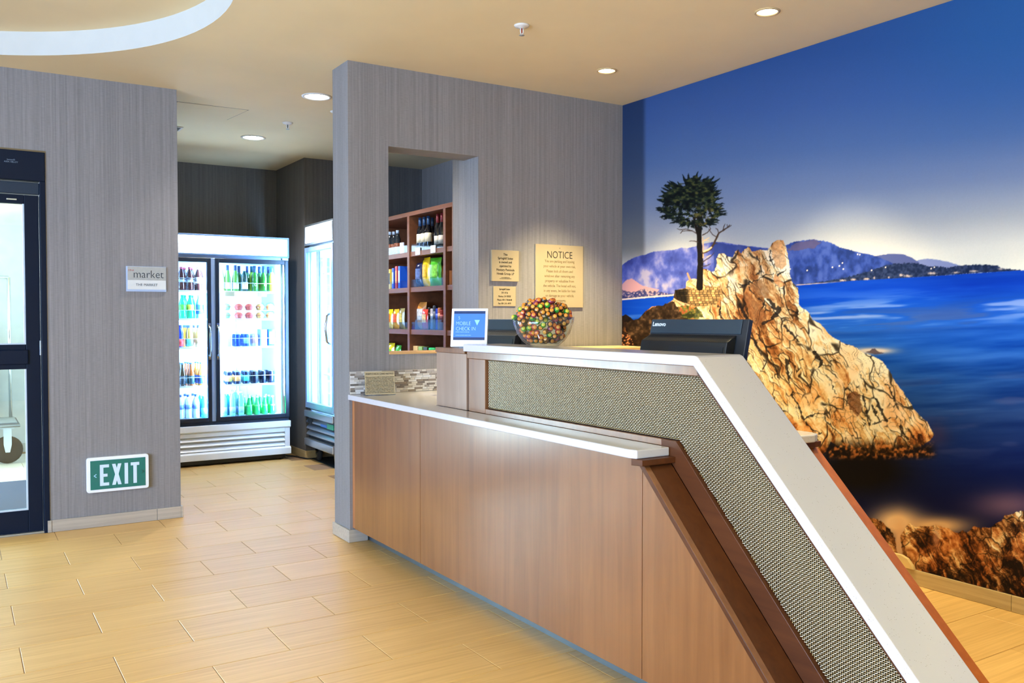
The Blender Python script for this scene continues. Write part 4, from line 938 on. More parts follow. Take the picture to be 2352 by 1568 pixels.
# ================================================================== THE MARKET: COOLERS
ORD = ['first', 'second', 'third', 'fourth', 'fifth', 'sixth', 'seventh', 'eighth', 'ninth', 'tenth', 'eleventh', 'twelfth']
LIT = MT['liner']
c1 = thing('double_door_cooler', 'tall white two door drinks cooler with a lit header, in the market', 'cooler', (0, 0, 0))
FX0, FX1, FY = 1.305, 2.665, 8.13
cab = MB()
cab.box(FX0, FX0 + 0.045, FY + 0.06, 8.9, 0.06, 2.08); cab.box(FX1 - 0.045, FX1, FY + 0.06, 8.9, 0.06, 2.08)
cab.box(FX0 + 0.045, FX1 - 0.045, FY + 0.06, 8.9, 1.87, 2.08); cab.box(FX0 + 0.045, FX1 - 0.045, FY + 0.06, 8.9, 0.06, 0.40); cab.box(FX0 + 0.045, FX1 - 0.045, 8.86, 8.9, 0.40, 1.87)
cab.build('cabinet', MT['white'], c1, 0.004)
li = MB(); li.box(FX0 + 0.046, FX1 - 0.046, 8.845, 8.859, 0.41, 1.868); li.box(FX0 + 0.046, FX0 + 0.052, FY + 0.07, 8.845, 0.41, 1.868); li.box(FX1 - 0.052, FX1 - 0.046, FY + 0.07, 8.845, 0.41, 1.868); li.box(FX0 + 0.052, FX1 - 0.052, FY + 0.07, 8.845, 0.401, 0.42); li.box(FX0 + 0.052, FX1 - 0.052, FY + 0.07, 8.845, 1.858, 1.869)
li.build('liner', LIT, c1)
ps = MB()
for x in (1.60, 2.36, 1.98):
    ps.box(x, x + 0.02, 8.832, 8.8445, 0.43, 1.85)
ps.build('shelf_pilaster', MT['silver'], c1)
hb = MB(); hb.box(FX0, FX1, FY - 0.005, FY + 0.06, 2.062, 2.078); hb.box(FX0, FX1, FY - 0.005, FY + 0.06, 1.892, 1.906); hb.box(FX1 - 0.014, FX1, FY - 0.005, FY + 0.06, 1.906, 2.062); hb.box(FX0, FX0 + 0.014, FY - 0.005, FY + 0.06, 1.906, 2.062)
hb.build('header_frame', pl('header_frame', (96, 128, 168), 0.35), c1, 0.002)
hm = M('lit_header'); hm.set(color=(0.8, 0.86, 0.95, 1), rough=0.4)
ge = hm.node('ShaderNodeNewGeometry'); sp_ = hm.node('ShaderNodeSeparateXYZ'); hm.link(ge.outputs['Position'], sp_.inputs[0])
rp = hm.node('ShaderNodeValToRGB'); rp.color_ramp.elements[0].position = 0.0; rp.color_ramp.elements[1].position = 1.0
rp.color_ramp.elements[0].color = (0.60, 0.82, 1.0, 1); rp.color_ramp.elements[1].color = (0.012, 0.022, 0.036, 1)
nz = hm.node('ShaderNodeTexNoise', i_Scale=9.0, i_Detail=3.0); hm.link(ge.outputs['Position'], nz.inputs['Vector'])
mr = hm.node('ShaderNodeMapRange'); mr.inputs['From Min'].default_value = 2.42; mr.inputs['From Max'].default_value = 2.66; hm.link(sp_.outputs[0], mr.inputs['Value'])
mu = hm.node('ShaderNodeMath', operation='MULTIPLY'); hm.link(mr.outputs[0], mu.inputs[0]); mu2 = hm.node('ShaderNodeMath', operation='MULTIPLY_ADD'); mu2.inputs[1].default_value = 0.9; mu2.inputs[2].default_value = 0.55; hm.link(nz.outputs['Fac'], mu2.inputs[0]); hm.link(mu2.outputs[0], mu.inputs[1])
hm.link(mu.outputs[0], rp.inputs['Fac']); hm.link(rp.outputs['Color'], hm.b.inputs['Emission Color']); hm.b.inputs['Emission Strength'].default_value = 7.0
box('lit_header', hm.m, FX0 + 0.014, FX1 - 0.014, FY + 0.002, FY + 0.02, 1.906, 2.062, c1)
box('door_rail', pl('pale_blue_metal', (150, 176, 214), 0.35, metal=0.4), FX0, FX1, FY + 0.02, FY + 0.06, 1.868, 1.892, c1)
box('mullion', pl('pale_blue_metal', (150, 176, 214), 0.35), 1.956, 1.988, FY + 0.012, FY + 0.10, 0.40, 1.868, c1, 0.002)
DF = pl('cooler_door_frame', (18, 30, 46), 0.35)
HND = {}
for nm, x0, x1, hx in (('left', 1.318, 1.953, 1.9345), ('right', 1.991, 2.66, 2.008)):
    lo, hi = 0.40, 1.866; w = 0.034
    d = MB(); d.box(x0, x0 + w, FY, FY + 0.04, lo, hi); d.box(x1 - w, x1, FY, FY + 0.04, lo, hi); d.box(x0 + w, x1 - w, FY, FY + 0.04, lo, lo + 0.035); d.box(x0 + w, x1 - w, FY, FY + 0.04, hi - 0.038, hi)
    d = d.build('door', DF, c1, 0.003)
    box('pane', MT['pane'], x0 + w, x1 - w, FY + 0.015, FY + 0.022, lo + 0.035, hi - 0.038, d)
    h = MB(); h.tube([(hx, FY - 0.003, 1.262), (hx, FY - 0.03, 1.245), (hx, FY - 0.042, 1.19), (hx, FY - 0.044, 1.12), (hx, FY - 0.042, 1.05), (hx, FY - 0.03, 0.995), (hx, FY - 0.003, 0.978)], 0.0085, 8)
    for z in (1.262, 0.978): h.box(hx - 0.011, hx + 0.011, FY - 0.006, FY - 0.0005, z - 0.022, z + 0.022)
    h.build('handle', MT['chrome'], d)
box('hinge', MT['chrome'], 2.60, 2.655, FY - 0.002, FY + 0.018, 1.87, 1.886, c1, 0.002)
box('door_gap', pl('gasket_dark', (26, 40, 60), 0.6), FX0 + 0.01, FX1 - 0.004, FY + 0.03, FY + 0.06, 0.366, 0.3995, c1)
gp = MB(); gp.prism([(FY - 0.004, 0.366), (FY + 0.06, 0.366), (FY + 0.06, 0.30), (FY + 0.012, 0.30), (FY - 0.004, 0.312)][::-1], 'x', FX0 - 0.002, FX1 + 0.006); gp.build('grille_lip', MT['white'], c1, 0.003)
gb = MB(); gb.box(FX0, FX0 + 0.04, FY + 0.012, FY + 0.06, 0.115, 0.2995); gb.box(FX1 - 0.045, FX1 + 0.002, FY + 0.012, FY + 0.06, 0.115, 0.2995); gb.box(FX0 + 0.04, FX1 - 0.045, FY + 0.012, FY + 0.06, 0.262, 0.2995)
gb.prism([(FY + 0.012, 0.125), (FY - 0.006, 0.112), (FY - 0.006, 0.055), (FY + 0.06, 0.055), (FY + 0.06, 0.125)], 'x', FX0 - 0.002, FX1 + 0.008); gb.build('grille_panel', MT['white'], c1, 0.003)
for z in (0.262, 0.216, 0.170):
    s = MB(); s.prism([(FY + 0.045, z), (FY + 0.058, z), (FY + 0.016, z - 0.041), (FY + 0.012, z - 0.034)][::-1], 'x', FX0 + 0.04, FX1 - 0.045); s.build('louvre', MT['white'], c1)
box('kick_plate', MT['black'], FX0 + 0.02, FX1 - 0.03, FY + 0.05, 8.85, 0.012, 0.06, c1)
ft = MB()
for x in (FX0 + 0.06, FX1 - 0.06):
    for y in (FY + 0.075, 8.8): ft.lathe([(0.018, 0.0), (0.018, 0.012), (0.01, 0.02), (0.01, 0.05)], 10, (x, y, 0))
ft.build('levelling_feet', MT['black'], c1)
SHZ = [1.578, 1.325, 1.066, 0.716]; FLOORZ = 0.4205
def wire_shelf(x0, x1, z, parent):
    b = MB(); n = 24
    for i in range(n + 1):
        x = x0 + 0.004 + (x1 - x0 - 0.008) * i / n; b.box(x - 0.0018, x + 0.0018, 8.285, 8.83, z - 0.007, z - 0.0035)
    b.box(x0, x1, 8.275, 8.283, z - 0.016, z + 0.002); b.box(x0, x1, 8.55, 8.556, z - 0.012, z - 0.0072); b.box(x0, x1, 8.825, 8.831, z - 0.012, z - 0.0072)
    b.box(x0 + 0.01, x1 - 0.03, 8.276, 8.279, z + 0.074, z + 0.078); b.box(x0 + 0.01, x0 + 0.014, 8.276, 8.279, z + 0.002, z + 0.076); b.box(x1 - 0.034, x1 - 0.03, 8.276, 8.279, z + 0.002, z + 0.076)
    return b.build('shelf', MT['white'], parent)
for x0, x1 in ((1.365, 1.945), (2.0, 2.605)):
    for z in SHZ:
        s = wire_shelf(x0, x1, z, c1)
        if x0 > 1.9 and z > 1.5:
            for xx in (2.11, 2.41): box('price_tag', MT['sign'], xx, xx + 0.085, 8.271, 8.2745, z - 0.048, z - 0.006, s)
area('cooler_light', (1.372, 8.235, 1.14), (1.42, 9.0, 1.14), 0.04, 1.40, FRIDGE_W * 0.7, COOL)
area('cooler_light', (1.972, 8.245, 1.14), (1.972, 9.0, 1.14), 0.04, 1.40, FRIDGE_W, COOL)
area('cooler_light', (2.598, 8.235, 1.14), (2.55, 9.0, 1.14), 0.04, 1.40, FRIDGE_W * 0.7, COOL)

# ---- the goods: each kind is made once and copied
def bottle(name, prof, liq, capc=None, label=None, capz=None, lz=None, seg=14, lab_r=None, rough=0.1, trans=0.0):
    m = plain(name + '_glass_%d' % len(bpy.data.materials), liq, rough, var=0.12, scale=30, coat=0.5)
    o = MB().lathe(prof, seg).build(name, m)
    top = prof[-1]
    if capc:
        z0, z1, r = capz; MB().lathe([(r, z0), (r, z1), (0, z1)], seg).build('cap', pl('cap_%d_%d_%d' % capc, capc, 0.4), o)
    if label:
        z0, z1, r = lz; MB().lathe([(r, z0), (r, z1)], seg).build('label', pl('label_%d_%d_%d' % label, label, 0.5), o)
    return o
WINE = [(0.0, 0.0), (0.029, 0.0), (0.031, 0.004), (0.031, 0.130), (0.027, 0.155), (0.014, 0.185), (0.0125, 0.225), (0.0135, 0.228), (0.0135, 0.244), (0.0, 0.244)]
HOCK = [(0.0, 0.0), (0.029, 0.0), (0.031, 0.004), (0.031, 0.095), (0.028, 0.130), (0.018, 0.170), (0.0125, 0.205), (0.0125, 0.244), (0.0, 0.244)]
SODA = [(0.0, 0.0), (0.027, 0.0), (0.030, 0.008), (0.030, 0.05), (0.026, 0.075), (0.031, 0.105), (0.030, 0.140), (0.020, 0.175), (0.0125, 0.195), (0.0125, 0.205), (0.0, 0.205)]
JUICE = [(0.0, 0.0), (0.031, 0.0), (0.033, 0.006), (0.033, 0.085), (0.030, 0.092), (0.033, 0.10), (0.031, 0.135), (0.021, 0.165), (0.018, 0.185), (0.0, 0.185)]
BEER = [(0.0, 0.0), (0.029, 0.0), (0.031, 0.004), (0.031, 0.105), (0.026, 0.130), (0.014, 0.165), (0.0115, 0.205), (0.0125, 0.208), (0.0, 0.209)]
WATER = [(0.0, 0.0), (0.027, 0.0), (0.030, 0.006), (0.030, 0.06), (0.0285, 0.066), (0.030, 0.072), (0.030, 0.145), (0.024, 0.170), (0.013, 0.195), (0.0125, 0.205), (0.0, 0.205)]
PERR = [(0.0, 0.0), (0.026, 0.0), (0.029, 0.006), (0.030, 0.04), (0.026, 0.075), (0.018, 0.115), (0.012, 0.150), (0.0125, 0.166), (0.0, 0.166)]
CAN = [(0.0, 0.0), (0.024, 0.0), (0.031, 0.007), (0.031, 0.102), (0.026, 0.112), (0.027, 0.116), (0.024, 0.114), (0.0, 0.113)]
K = {}
K['wine_pale'] = ('pale yellow wine bottle', bottle('wine_bottle', HOCK, (196, 206, 110), (214, 214, 160), (232, 236, 240), (0.205, 0.246, 0.0132), (0.03, 0.085, 0.0316)))
K['wine_green'] = ('green wine bottle with a white label', bottle('wine_bottle', HOCK, (88, 140, 56), (20, 44, 84), (236, 240, 244), (0.190, 0.246, 0.0138), (0.025, 0.085, 0.0316)))
K['wine_cream'] = ('dark green wine bottle with a cream capsule', bottle('wine_bottle', WINE, (26, 62, 58), (226, 214, 176), (236, 238, 236), (0.195, 0.246, 0.0142), (0.025, 0.090, 0.0316)))
K['wine_dark'] = ('dark green wine bottle with a blue capsule', bottle('wine_bottle', WINE, (34, 92, 40), (16, 52, 104), None, (0.180, 0.246, 0.0142)))
K['wine_ring'] = ('green wine bottle with a white ring mark', bottle('wine_bottle', WINE, (44, 116, 36), (14, 60, 96), None, (0.180, 0.246, 0.0142)))
rg = MB()
for i in range(20):
    a, b_ = 2 * math.pi * i / 20, 2 * math.pi * (i + 1) / 20
    rg.add([(0.0085 * math.cos(a), -0.0318, 0.067 + 0.0085 * math.sin(a)), (0.0085 * math.cos(b_), -0.0318, 0.067 + 0.0085 * math.sin(b_)), (0.0125 * math.cos(b_), -0.0314, 0.067 + 0.0125 * math.sin(b_)), (0.0125 * math.cos(a), -0.0314, 0.067 + 0.0125 * math.sin(a))], [(0, 1, 2, 3)])
rg.build('ring_mark', pl('white_print', (226, 230, 232), 0.4), K['wine_ring'][1])
K['wine_yellow'] = ('yellow green wine bottle', bottle('wine_bottle', WINE, (150, 182, 40), (26, 88, 96), None, (0.190, 0.246, 0.0142)))
K['cola'] = ('brown soda bottle with a red cap', bottle('soda_bottle', SODA, (62, 26, 26), (150, 40, 56), (176, 188, 214), (0.197, 0.216, 0.0142), (0.082, 0.118, 0.0308)))
K['cola2'] = ('brown soda bottle with a pale cap', bottle('soda_bottle', SODA, (66, 32, 30), (206, 224, 232), (190, 176, 176), (0.197, 0.216, 0.0142), (0.070, 0.125, 0.0312)))
K['lime'] = ('green soda bottle with a lime label', bottle('soda_bottle', SODA, (44, 196, 136), (0, 150, 96), (84, 190, 60), (0.197, 0.216, 0.0142), (0.082, 0.130, 0.0312)))
K['lime2'] = ('green soda bottle with a yellow label', bottle('soda_bottle', SODA, (36, 186, 130), (0, 146, 100), (206, 206, 60), (0.197, 0.216, 0.0142), (0.082, 0.130, 0.0312)))
K['bluesoda'] = ('clear soda bottle with a blue label', bottle('soda_bottle', SODA, (150, 196, 226), (196, 224, 240), (40, 90, 196), (0.197, 0.216, 0.0142), (0.045, 0.130, 0.0312)))
K['juice_blue'] = ('blue sports drink bottle', bottle('juice_bottle', JUICE, (20, 60, 190), (20, 50, 150), (206, 60, 56), (0.180, 0.204, 0.020), (0.012, 0.080, 0.0336)))
K['juice_yel'] = ('yellow juice bottle with a blue cap', bottle('juice_bottle', JUICE, (214, 176, 84), (110, 140, 206), (90, 180, 160), (0.180, 0.204, 0.020), (0.012, 0.080, 0.0336)))
K['juice_or'] = ('orange juice bottle with a blue cap', bottle('juice_bottle', JUICE, (250, 160, 50), (90, 120, 190), (230, 120, 80), (0.180, 0.204, 0.020), (0.012, 0.080, 0.0336)))
K['juice_tan'] = ('pale juice bottle with a red label', bottle('juice_bottle', JUICE, (222, 186, 130), (96, 110, 196), (226, 160, 130), (0.180, 0.204, 0.020), (0.012, 0.080, 0.0336)))
K['beer_g'] = ('amber beer bottle with a green label', bottle('beer_bottle', BEER, (150, 76, 30), (60, 90, 150), (20, 60, 66), (0.200, 0.212, 0.0135), (0.02, 0.095, 0.0316)))
K['beer_b'] = ('amber beer bottle with a blue label', bottle('beer_bottle', BEER, (206, 130, 40), (40, 90, 140), (26, 60, 130), (0.200, 0.212, 0.0135), (0.02, 0.095, 0.0316)))
K['beer_d'] = ('dark beer bottle', bottle('beer_bottle', BEER, (60, 46, 30), (50, 90, 150), (34, 40, 46), (0.200, 0.212, 0.0135), (0.02, 0.095, 0.0316)))
K['water'] = ('clear water bottle with a blue label', bottle('water_bottle', WATER, (206, 226, 236), (40, 70, 150), (110, 140, 214), (0.196, 0.216, 0.0138), (0.085, 0.125, 0.0308)))
K['teal'] = ('teal glass water bottle', bottle('water_bottle', WATER, (40, 190, 206), (214, 236, 240), (60, 150, 180), (0.196, 0.216, 0.0138), (0.03, 0.09, 0.0308)))
K['pell'] = ('pale green water bottle with a blue label', bottle('water_bottle', [(r, z * 1.06) for r, z in WATER], (120, 190, 190), (206, 220, 236), (150, 190, 232), (0.206, 0.226, 0.0138), (0.028, 0.085, 0.0308)))
K['perr'] = ('small green mineral water bottle', bottle('water_bottle', PERR, (30, 170, 80), (214, 236, 200), (80, 196, 90), (0.158, 0.172, 0.0135), (0.070, 0.092, 0.0258)))
def can(name, c, band=None, b2=None):
    o = MB().lathe(CAN, 14).build('drink_can', plain('can_' + name, c, 0.3, 0.35, 0.08, 40)); 
    MB().lathe([(0.0, 0.1146), (0.0255, 0.1146), (0.0262, 0.1166), (0.0, 0.1168)], 14).build('lid', MT['silver'], o)
    if band: MB().lathe([(0.0314, 0.03), (0.0314, 0.085)], 14).build('label', pl('band_%d_%d_%d' % band, band, 0.4), o)
    return o
K['can_w'] = ('white drink can', can('white', (206, 210, 224)))
K['can_b'] = ('blue beer can', can('blue', (16, 60, 176), None))
K['can_b2'] = ('blue drink can with a pale band', can('blue2', (22, 72, 190), (120, 160, 220)))
K['can_s'] = ('silver drink can with a red band', can('silver', (196, 196, 200), (196, 150, 140)))
K['can_y'] = ('dark can with a yellow label', can('dark_y', (16, 34, 66), (206, 206, 90)))
K['can_o'] = ('dark can with an orange label', can('dark_o', (16, 32, 62), (226, 150, 80)))
K['can_t'] = ('dark can with a teal label', can('dark_t', (18, 40, 70), (80, 206, 206)))
K['can_k'] = ('black can with a white mark', can('black', (14, 22, 44)))
def carton(name, c):
    o = MB().box(-0.032, 0.032, -0.032, 0.032, 0.0, 0.160).build('drink_carton', pl('carton_' + name, c, 0.4), bevel=0.004)
    MB().box(-0.024, 0.024, -0.0335, -0.0322, 0.02, 0.14).build('label', pl('carton_panel_' + name, tuple(min(255, int(v * .7 + 70)) for v in c), 0.4), o)
    return o
K['carton_p'] = ('tall pale blue carton', carton('pale', (160, 190, 236)))
K['carton_b'] = ('tall bright blue carton', carton('blue', (20, 80, 210)))
def cup(name, food):
    o = MB().lathe([(0.0, 0.0), (0.030, 0.0), (0.036, 0.006), (0.043, 0.034), (0.045, 0.036), (0.044, 0.038), (0.040, 0.058), (0.030, 0.074), (0.0, 0.078)], 16).build('salad_cup', MT['acryl'])
    MB().lathe([(0.0, 0.003), (0.028, 0.004), (0.039, 0.030), (0.036, 0.046), (0.022, 0.060), (0.0, 0.064)], 12).build('food', plain('food_' + name, food, 0.5, var=0.4, scale=60), o)
    MB().lathe([(0.0444, 0.0345), (0.0456, 0.036), (0.0444, 0.0375)], 16).build('rim', pl('rim_red', (170, 60, 60), 0.4), o)
    return o
K['cup_g'] = ('clear domed cup of green salad', cup('green', (150, 170, 110)))
K['cup_r'] = ('clear domed cup of red fruit', cup('red', (214, 84, 60)))
K['cup_o'] = ('clear domed cup of orange fruit', cup('orange', (226, 150, 70)))
for k in K: K[k][1].location = (0, 0, -50)
USED = set()
def put(k, x, y, z, label, group, rz=0.0):
    d, p = K[k]
    o = p if k not in USED else copy(p); USED.add(k)
    o.location = (x, y, z); o.rotation_euler = (0, 0, rz)
    nm = o.name.split('.')[0].split('_'); return tag(o, label, nm[-1], group)
def row(keys, pxs, side, shelf, z, y, rown, pl_):
    """one row along a shelf, left to right"""
    dr = 'right' if side else 'left'
    for i, (k, px) in enumerate(zip(keys, pxs)):
        x = ((2.077 + (px - 508) * 0.00406) if side else (1.709 + (px - 412) * 0.00378)) * (y - 0.0) / 8.28 * 1.0
        if side: x = min(max(x, 2.04), 2.60 - 0.034)
        else: x = min(max(x, 1.40), 1.932)
        put(k, x, y, z, '%s, %s in %s row, %s shelf, %s door' % (K[k][0], ORD[i], rown, shelf, dr), '%s on the %s shelf behind the %s cooler door' % (pl_, shelf, dr), rl.uniform(-.2, .2))
Z1, Z2, Z3, Z4 = [z - 0.0032 for z in SHZ]
row(['wine_pale', 'wine_green', 'wine_green', 'wine_cream', 'wine_ring', 'wine_ring', 'wine_yellow'], [509, 522.5, 540, 560.5, 584, 605, 625], 1, 'top', Z1, 8.335, 'front', 'wine bottles')
row(['wine_dark', 'wine_dark', 'wine_yellow', 'wine_dark', 'wine_dark'], [548, 566, 577, 595, 616], 1, 'top', Z1, 8.42, 'second', 'wine bottles')
for lev, keys in ((0, ['cup_g', 'cup_r', 'cup_r', 'cup_o', 'cup_o']), (1, ['cup_g', 'cup_r', 'cup_r', 'cup_o', 'cup_o'])):
    for i, (k, px) in enumerate(zip(keys, [523, 551, 575, 600, 624])):
        x = min((2.077 + (px - 508) * 0.00406), 2.555)
        put(k, x, 8.345, Z2 + 0.0785 * lev, '%s, %s along, %s of its stack, second shelf, right door' % (K[k][0], ORD[i], 'top' if lev else 'bottom'), 'domed cups on the second shelf behind the right cooler door')
row(['can_w', 'can_b', 'can_b2', 'can_s', 'carton_p', 'carton_b'], [521, 543, 562, 583, 602, 621], 1, 'third', Z3, 8.33, 'front', 'cans and cartons')
row(['can_w', 'can_b', 'can_b2', 'can_w', 'carton_p', 'carton_b'], [519, 541, 560, 581, 600, 619], 1, 'third', Z3, 8.42, 'second', 'cans and cartons')
row(['can_w', 'can_b', 'can_b', 'can_w', 'carton_p', 'carton_p'], [517, 539, 558, 579, 598, 617], 1, 'third', Z3, 8.51, 'third', 'cans and cartons')
for y, off, rn in ((8.33, 0, 'front'), (8.42, -2, 'second'), (8.51, -4, 'third')):
    row(['can_y', 'can_o', 'can_t', 'can_k', 'can_k', 'can_k'], [523 + off, 542 + off, 562 + off, 581 + off, 601 + off, 620 + off], 1, 'fourth', Z4, y, rn, 'dark cans')
row(['pell', 'pell', 'pell', 'perr', 'perr', 'perr', 'perr'], [512, 531, 550, 569, 587, 605, 623], 1, 'bottom', FLOORZ, 8.33, 'front', 'mineral water bottles')
row(['teal', 'pell', 'perr', 'perr', 'perr', 'perr'], [519, 538, 557, 576, 595, 614], 1, 'bottom', FLOORZ, 8.42, 'second', 'mineral water bottles')
row(['pell', 'pell', 'perr', 'perr', 'perr', 'perr'], [512, 531, 550, 569, 588, 607], 1, 'bottom', FLOORZ, 8.51, 'third', 'mineral water bottles')
row(['cola', 'cola', 'cola2'], [417, 436, 456], 0, 'top', Z1, 8.335, 'front', 'soda bottles')
row(['cola', 'cola', 'cola2'], [424, 441, 460], 0, 'top', Z1, 8.43, 'second', 'soda bottles')
row(['lime', 'lime2', 'bluesoda'], [419, 437, 458], 0, 'second', Z2, 8.335, 'front', 'soda bottles')
row(['lime', 'lime', 'bluesoda'], [424, 441, 461], 0, 'second', Z2, 8.43, 'second', 'soda bottles')
row(['juice_blue', 'juice_yel', 'juice_tan'], [412, 434, 457], 0, 'third', Z3, 8.335, 'front', 'juice bottles')
row(['juice_yel', 'juice_or', 'juice_tan'], [404, 424, 447], 0, 'third', Z3, 8.43, 'second', 'juice bottles')
for y, off, rn in ((8.33, 0, 'front'), (8.42, -6, 'second'), (8.51, -12, 'third')):
    row(['beer_d', 'beer_g', 'beer_b'], [417 + off, 437 + off, 461 + off], 0, 'fourth', Z4, y, rn, 'beer bottles')
row(['water', 'water', 'water', 'teal'], [412, 430, 448, 467], 0, 'bottom', FLOORZ, 8.33, 'front', 'water bottles')
row(['water', 'water', 'water', 'teal'], [405, 423, 441, 459], 0, 'bottom', FLOORZ, 8.43, 'second', 'water bottles')

# ---- the single door cooler on castors
c2 = thing('single_door_cooler', 'narrow silver single door cooler on castors, half hidden behind the wall end', 'cooler', (0, 0, 0))
GX, GY0, GY1 = 2.79, 7.33, 8.055
cb = MB(); x0 = GX + 0.045; xe = 3.46
cb.box(x0, xe, GY0, GY0 + 0.04, 0.135, 2.19); cb.box(x0, xe, GY1 - 0.04, GY1, 0.135, 2.19); cb.box(x0, xe, GY0 + 0.04, GY1 - 0.04, 1.985, 2.19); cb.box(x0, xe, GY0 + 0.04, GY1 - 0.04, 0.135, 0.48); cb.box(xe - 0.04, xe, GY0 + 0.04, GY1 - 0.04, 0.48, 1.985)
cb.build('cabinet', MT['silver'], c2, 0.003)
li = MB(); li.box(x0 + 0.01, xe - 0.041, GY0 + 0.041, GY0 + 0.046, 0.481, 1.984); li.box(x0 + 0.01, xe - 0.041, GY1 - 0.046, GY1 - 0.041, 0.481, 1.984); li.box(xe - 0.048, xe - 0.041, GY0 + 0.046, GY1 - 0.046, 0.481, 1.984); li.box(x0 + 0.01, xe - 0.048, GY0 + 0.046, GY1 - 0.046, 0.481, 0.488)
li.build('liner', LIT, c2)
lv = MB()
for i in range(26):
    z = 0.60 + i * 0.05; lv.box(xe - 0.053, xe - 0.0485, GY0 + 0.12, GY1 - 0.25, z, z + 0.02)
lv.build('back_louvres', MT['white'], c2)
pi = MB()
for y in (GY1 - 0.10, GY1 - 0.16): pi.box(GX + 0.10, GX + 0.12, y, y + 0.03, 0.49, 1.98)
pi.box(GX + 0.2, GX + 0.225, GY1 - 0.056, GY1 - 0.046, 0.49, 1.98); pi.box(GX + 0.42, GX + 0.445, GY1 - 0.056, GY1 - 0.046, 0.49, 1.98)
pi.build('shelf_pilaster', MT['silver'], c2)
for z in (0.80, 1.12, 1.44, 1.74):
    b = MB()
    for i in range(20): yy = GY0 + 0.06 + i * 0.0315; b.box(GX + 0.13, xe - 0.06, yy, yy + 0.004, z, z + 0.004)
    b.box(GX + 0.126, GX + 0.13, GY0 + 0.05, GY1 - 0.06, z - 0.004, z + 0.006); b.build('shelf', MT['white'], c2)
hf = MB(); hf.box(GX, x0, GY0, GY1 + 0.008, 2.175, 2.195); hf.box(GX, x0, GY0, GY1 + 0.008, 2.003, 2.025); hf.box(GX, x0, GY0, GY0 + 0.022, 2.025, 2.175); hf.box(GX, x0, GY1 - 0.014, GY1 + 0.008, 2.025, 2.175)
hf.build('header_frame', MT['silver'], c2, 0.003)
h2 = M('lit_header_small'); h2.set(color=(.8, .85, .9, 1), rough=.3)
ge = h2.node('ShaderNodeNewGeometry'); v = h2.node('ShaderNodeTexVoronoi', i_Scale=26.0); h2.link(ge.outputs['Position'], v.inputs['Vector']); n = h2.node('ShaderNodeTexNoise', i_Scale=7.0, i_Detail=2.0); h2.link(ge.outputs['Position'], n.inputs['Vector'])
sp_ = h2.node('ShaderNodeSeparateXYZ'); h2.link(ge.outputs['Position'], sp_.inputs[0]); mr = h2.node('ShaderNodeMapRange'); mr.inputs['From Min'].default_value = 7.55; mr.inputs['From Max'].default_value = 7.36; h2.link(sp_.outputs[1], mr.inputs['Value'])
lt = h2.node('ShaderNodeMath', operation='LESS_THAN'); lt.inputs[1].default_value = .28; h2.link(v.outputs['Distance'], lt.inputs[0]); mm2 = h2.node('ShaderNodeMath', operation='MULTIPLY'); h2.link(lt.outputs[0], mm2.inputs[0]); h2.link(mr.outputs[0], mm2.inputs[1])
mx = h2.node('ShaderNodeMix', data_type='RGBA'); mx.inputs[6].default_value = (.86, .93, 1, 1); mx.inputs[7].default_value = (.35, .12, .12, 1); h2.link(mm2.outputs[0], mx.inputs[0]); h2.link(mx.outputs[2], h2.b.inputs['Emission Color']); h2.b.inputs['Emission Strength'].default_value = 3
box('lit_header', h2.m, GX + 0.006, GX + 0.02, GY0 + 0.022, GY1 - 0.014, 2.025, 2.175, c2)
dr = MB(); w = 0.04
dr.box(GX, GX + 0.045, GY0, GY0 + w, 0.492, 1.985); dr.box(GX, GX + 0.045, GY1 - w + 0.008, GY1 + 0.008, 0.492, 1.985); dr.box(GX, GX + 0.045, GY0 + w, GY1 - w + 0.008, 0.492, 0.545); dr.box(GX, GX + 0.045, GY0 + w, GY1 - w + 0.008, 1.94, 1.985)
dr = dr.build('door', pl('pale_blue_metal', (150, 176, 214), 0.35), c2, 0.003)
box('pane', MT['pane'], GX + 0.018, GX + 0.025, GY0 + w, GY1 - w + 0.008, 0.545, 1.94, dr)
MB().tube([(GX - 0.002, 7.385, 1.37), (GX - 0.035, 7.385, 1.35), (GX - 0.05, 7.385, 1.24), (GX - 0.035, 7.385, 1.12), (GX - 0.002, 7.385, 1.10)], 0.011, 8).build('handle', MT['chrome'], dr)
gr = MB(); gr.box(GX - 0.012, x0, GY0, GY1 + 0.012, 0.405, 0.47); gr.build('grille_top_bar', MT['silver'], c2, 0.008)
gr = MB(); gr.box(GX - 0.012, x0, GY0, GY1 + 0.012, 0.135, 0.205); gr.build('grille_bottom_bar', MT['silver'], c2, 0.008)
box('grille_back', pl('grille_shade', (40, 46, 54), 0.7), x0 - 0.008, x0 - 0.001, GY0, GY1, 0.205, 0.405, c2)
for z in (0.365, 0.305, 0.25):
    s = MB(); s.prism([(GX + 0.035, z + 0.03), (GX + 0.008, z), (GX + 0.008, z - 0.012), (GX + 0.036, z + 0.018)], 'y', GY0, GY1); s.build('louvre', MT['silver'], c2)
box('switch_well', MT['black'], GX + 0.004, GX + 0.007, GY1 - 0.16, GY1 - 0.04, 0.345, 0.395, c2)
box('sticker', pl('green_sticker', (20, 140, 100), 0.4), GX + 0.002, GX + 0.0075, 7.34, 7.50, 0.345, 0.392, c2)
box('sticker', pl('blue_sticker', (40, 110, 200), 0.4), GX + 0.002, GX + 0.0075, 7.505, 7.66, 0.35, 0.372, c2)
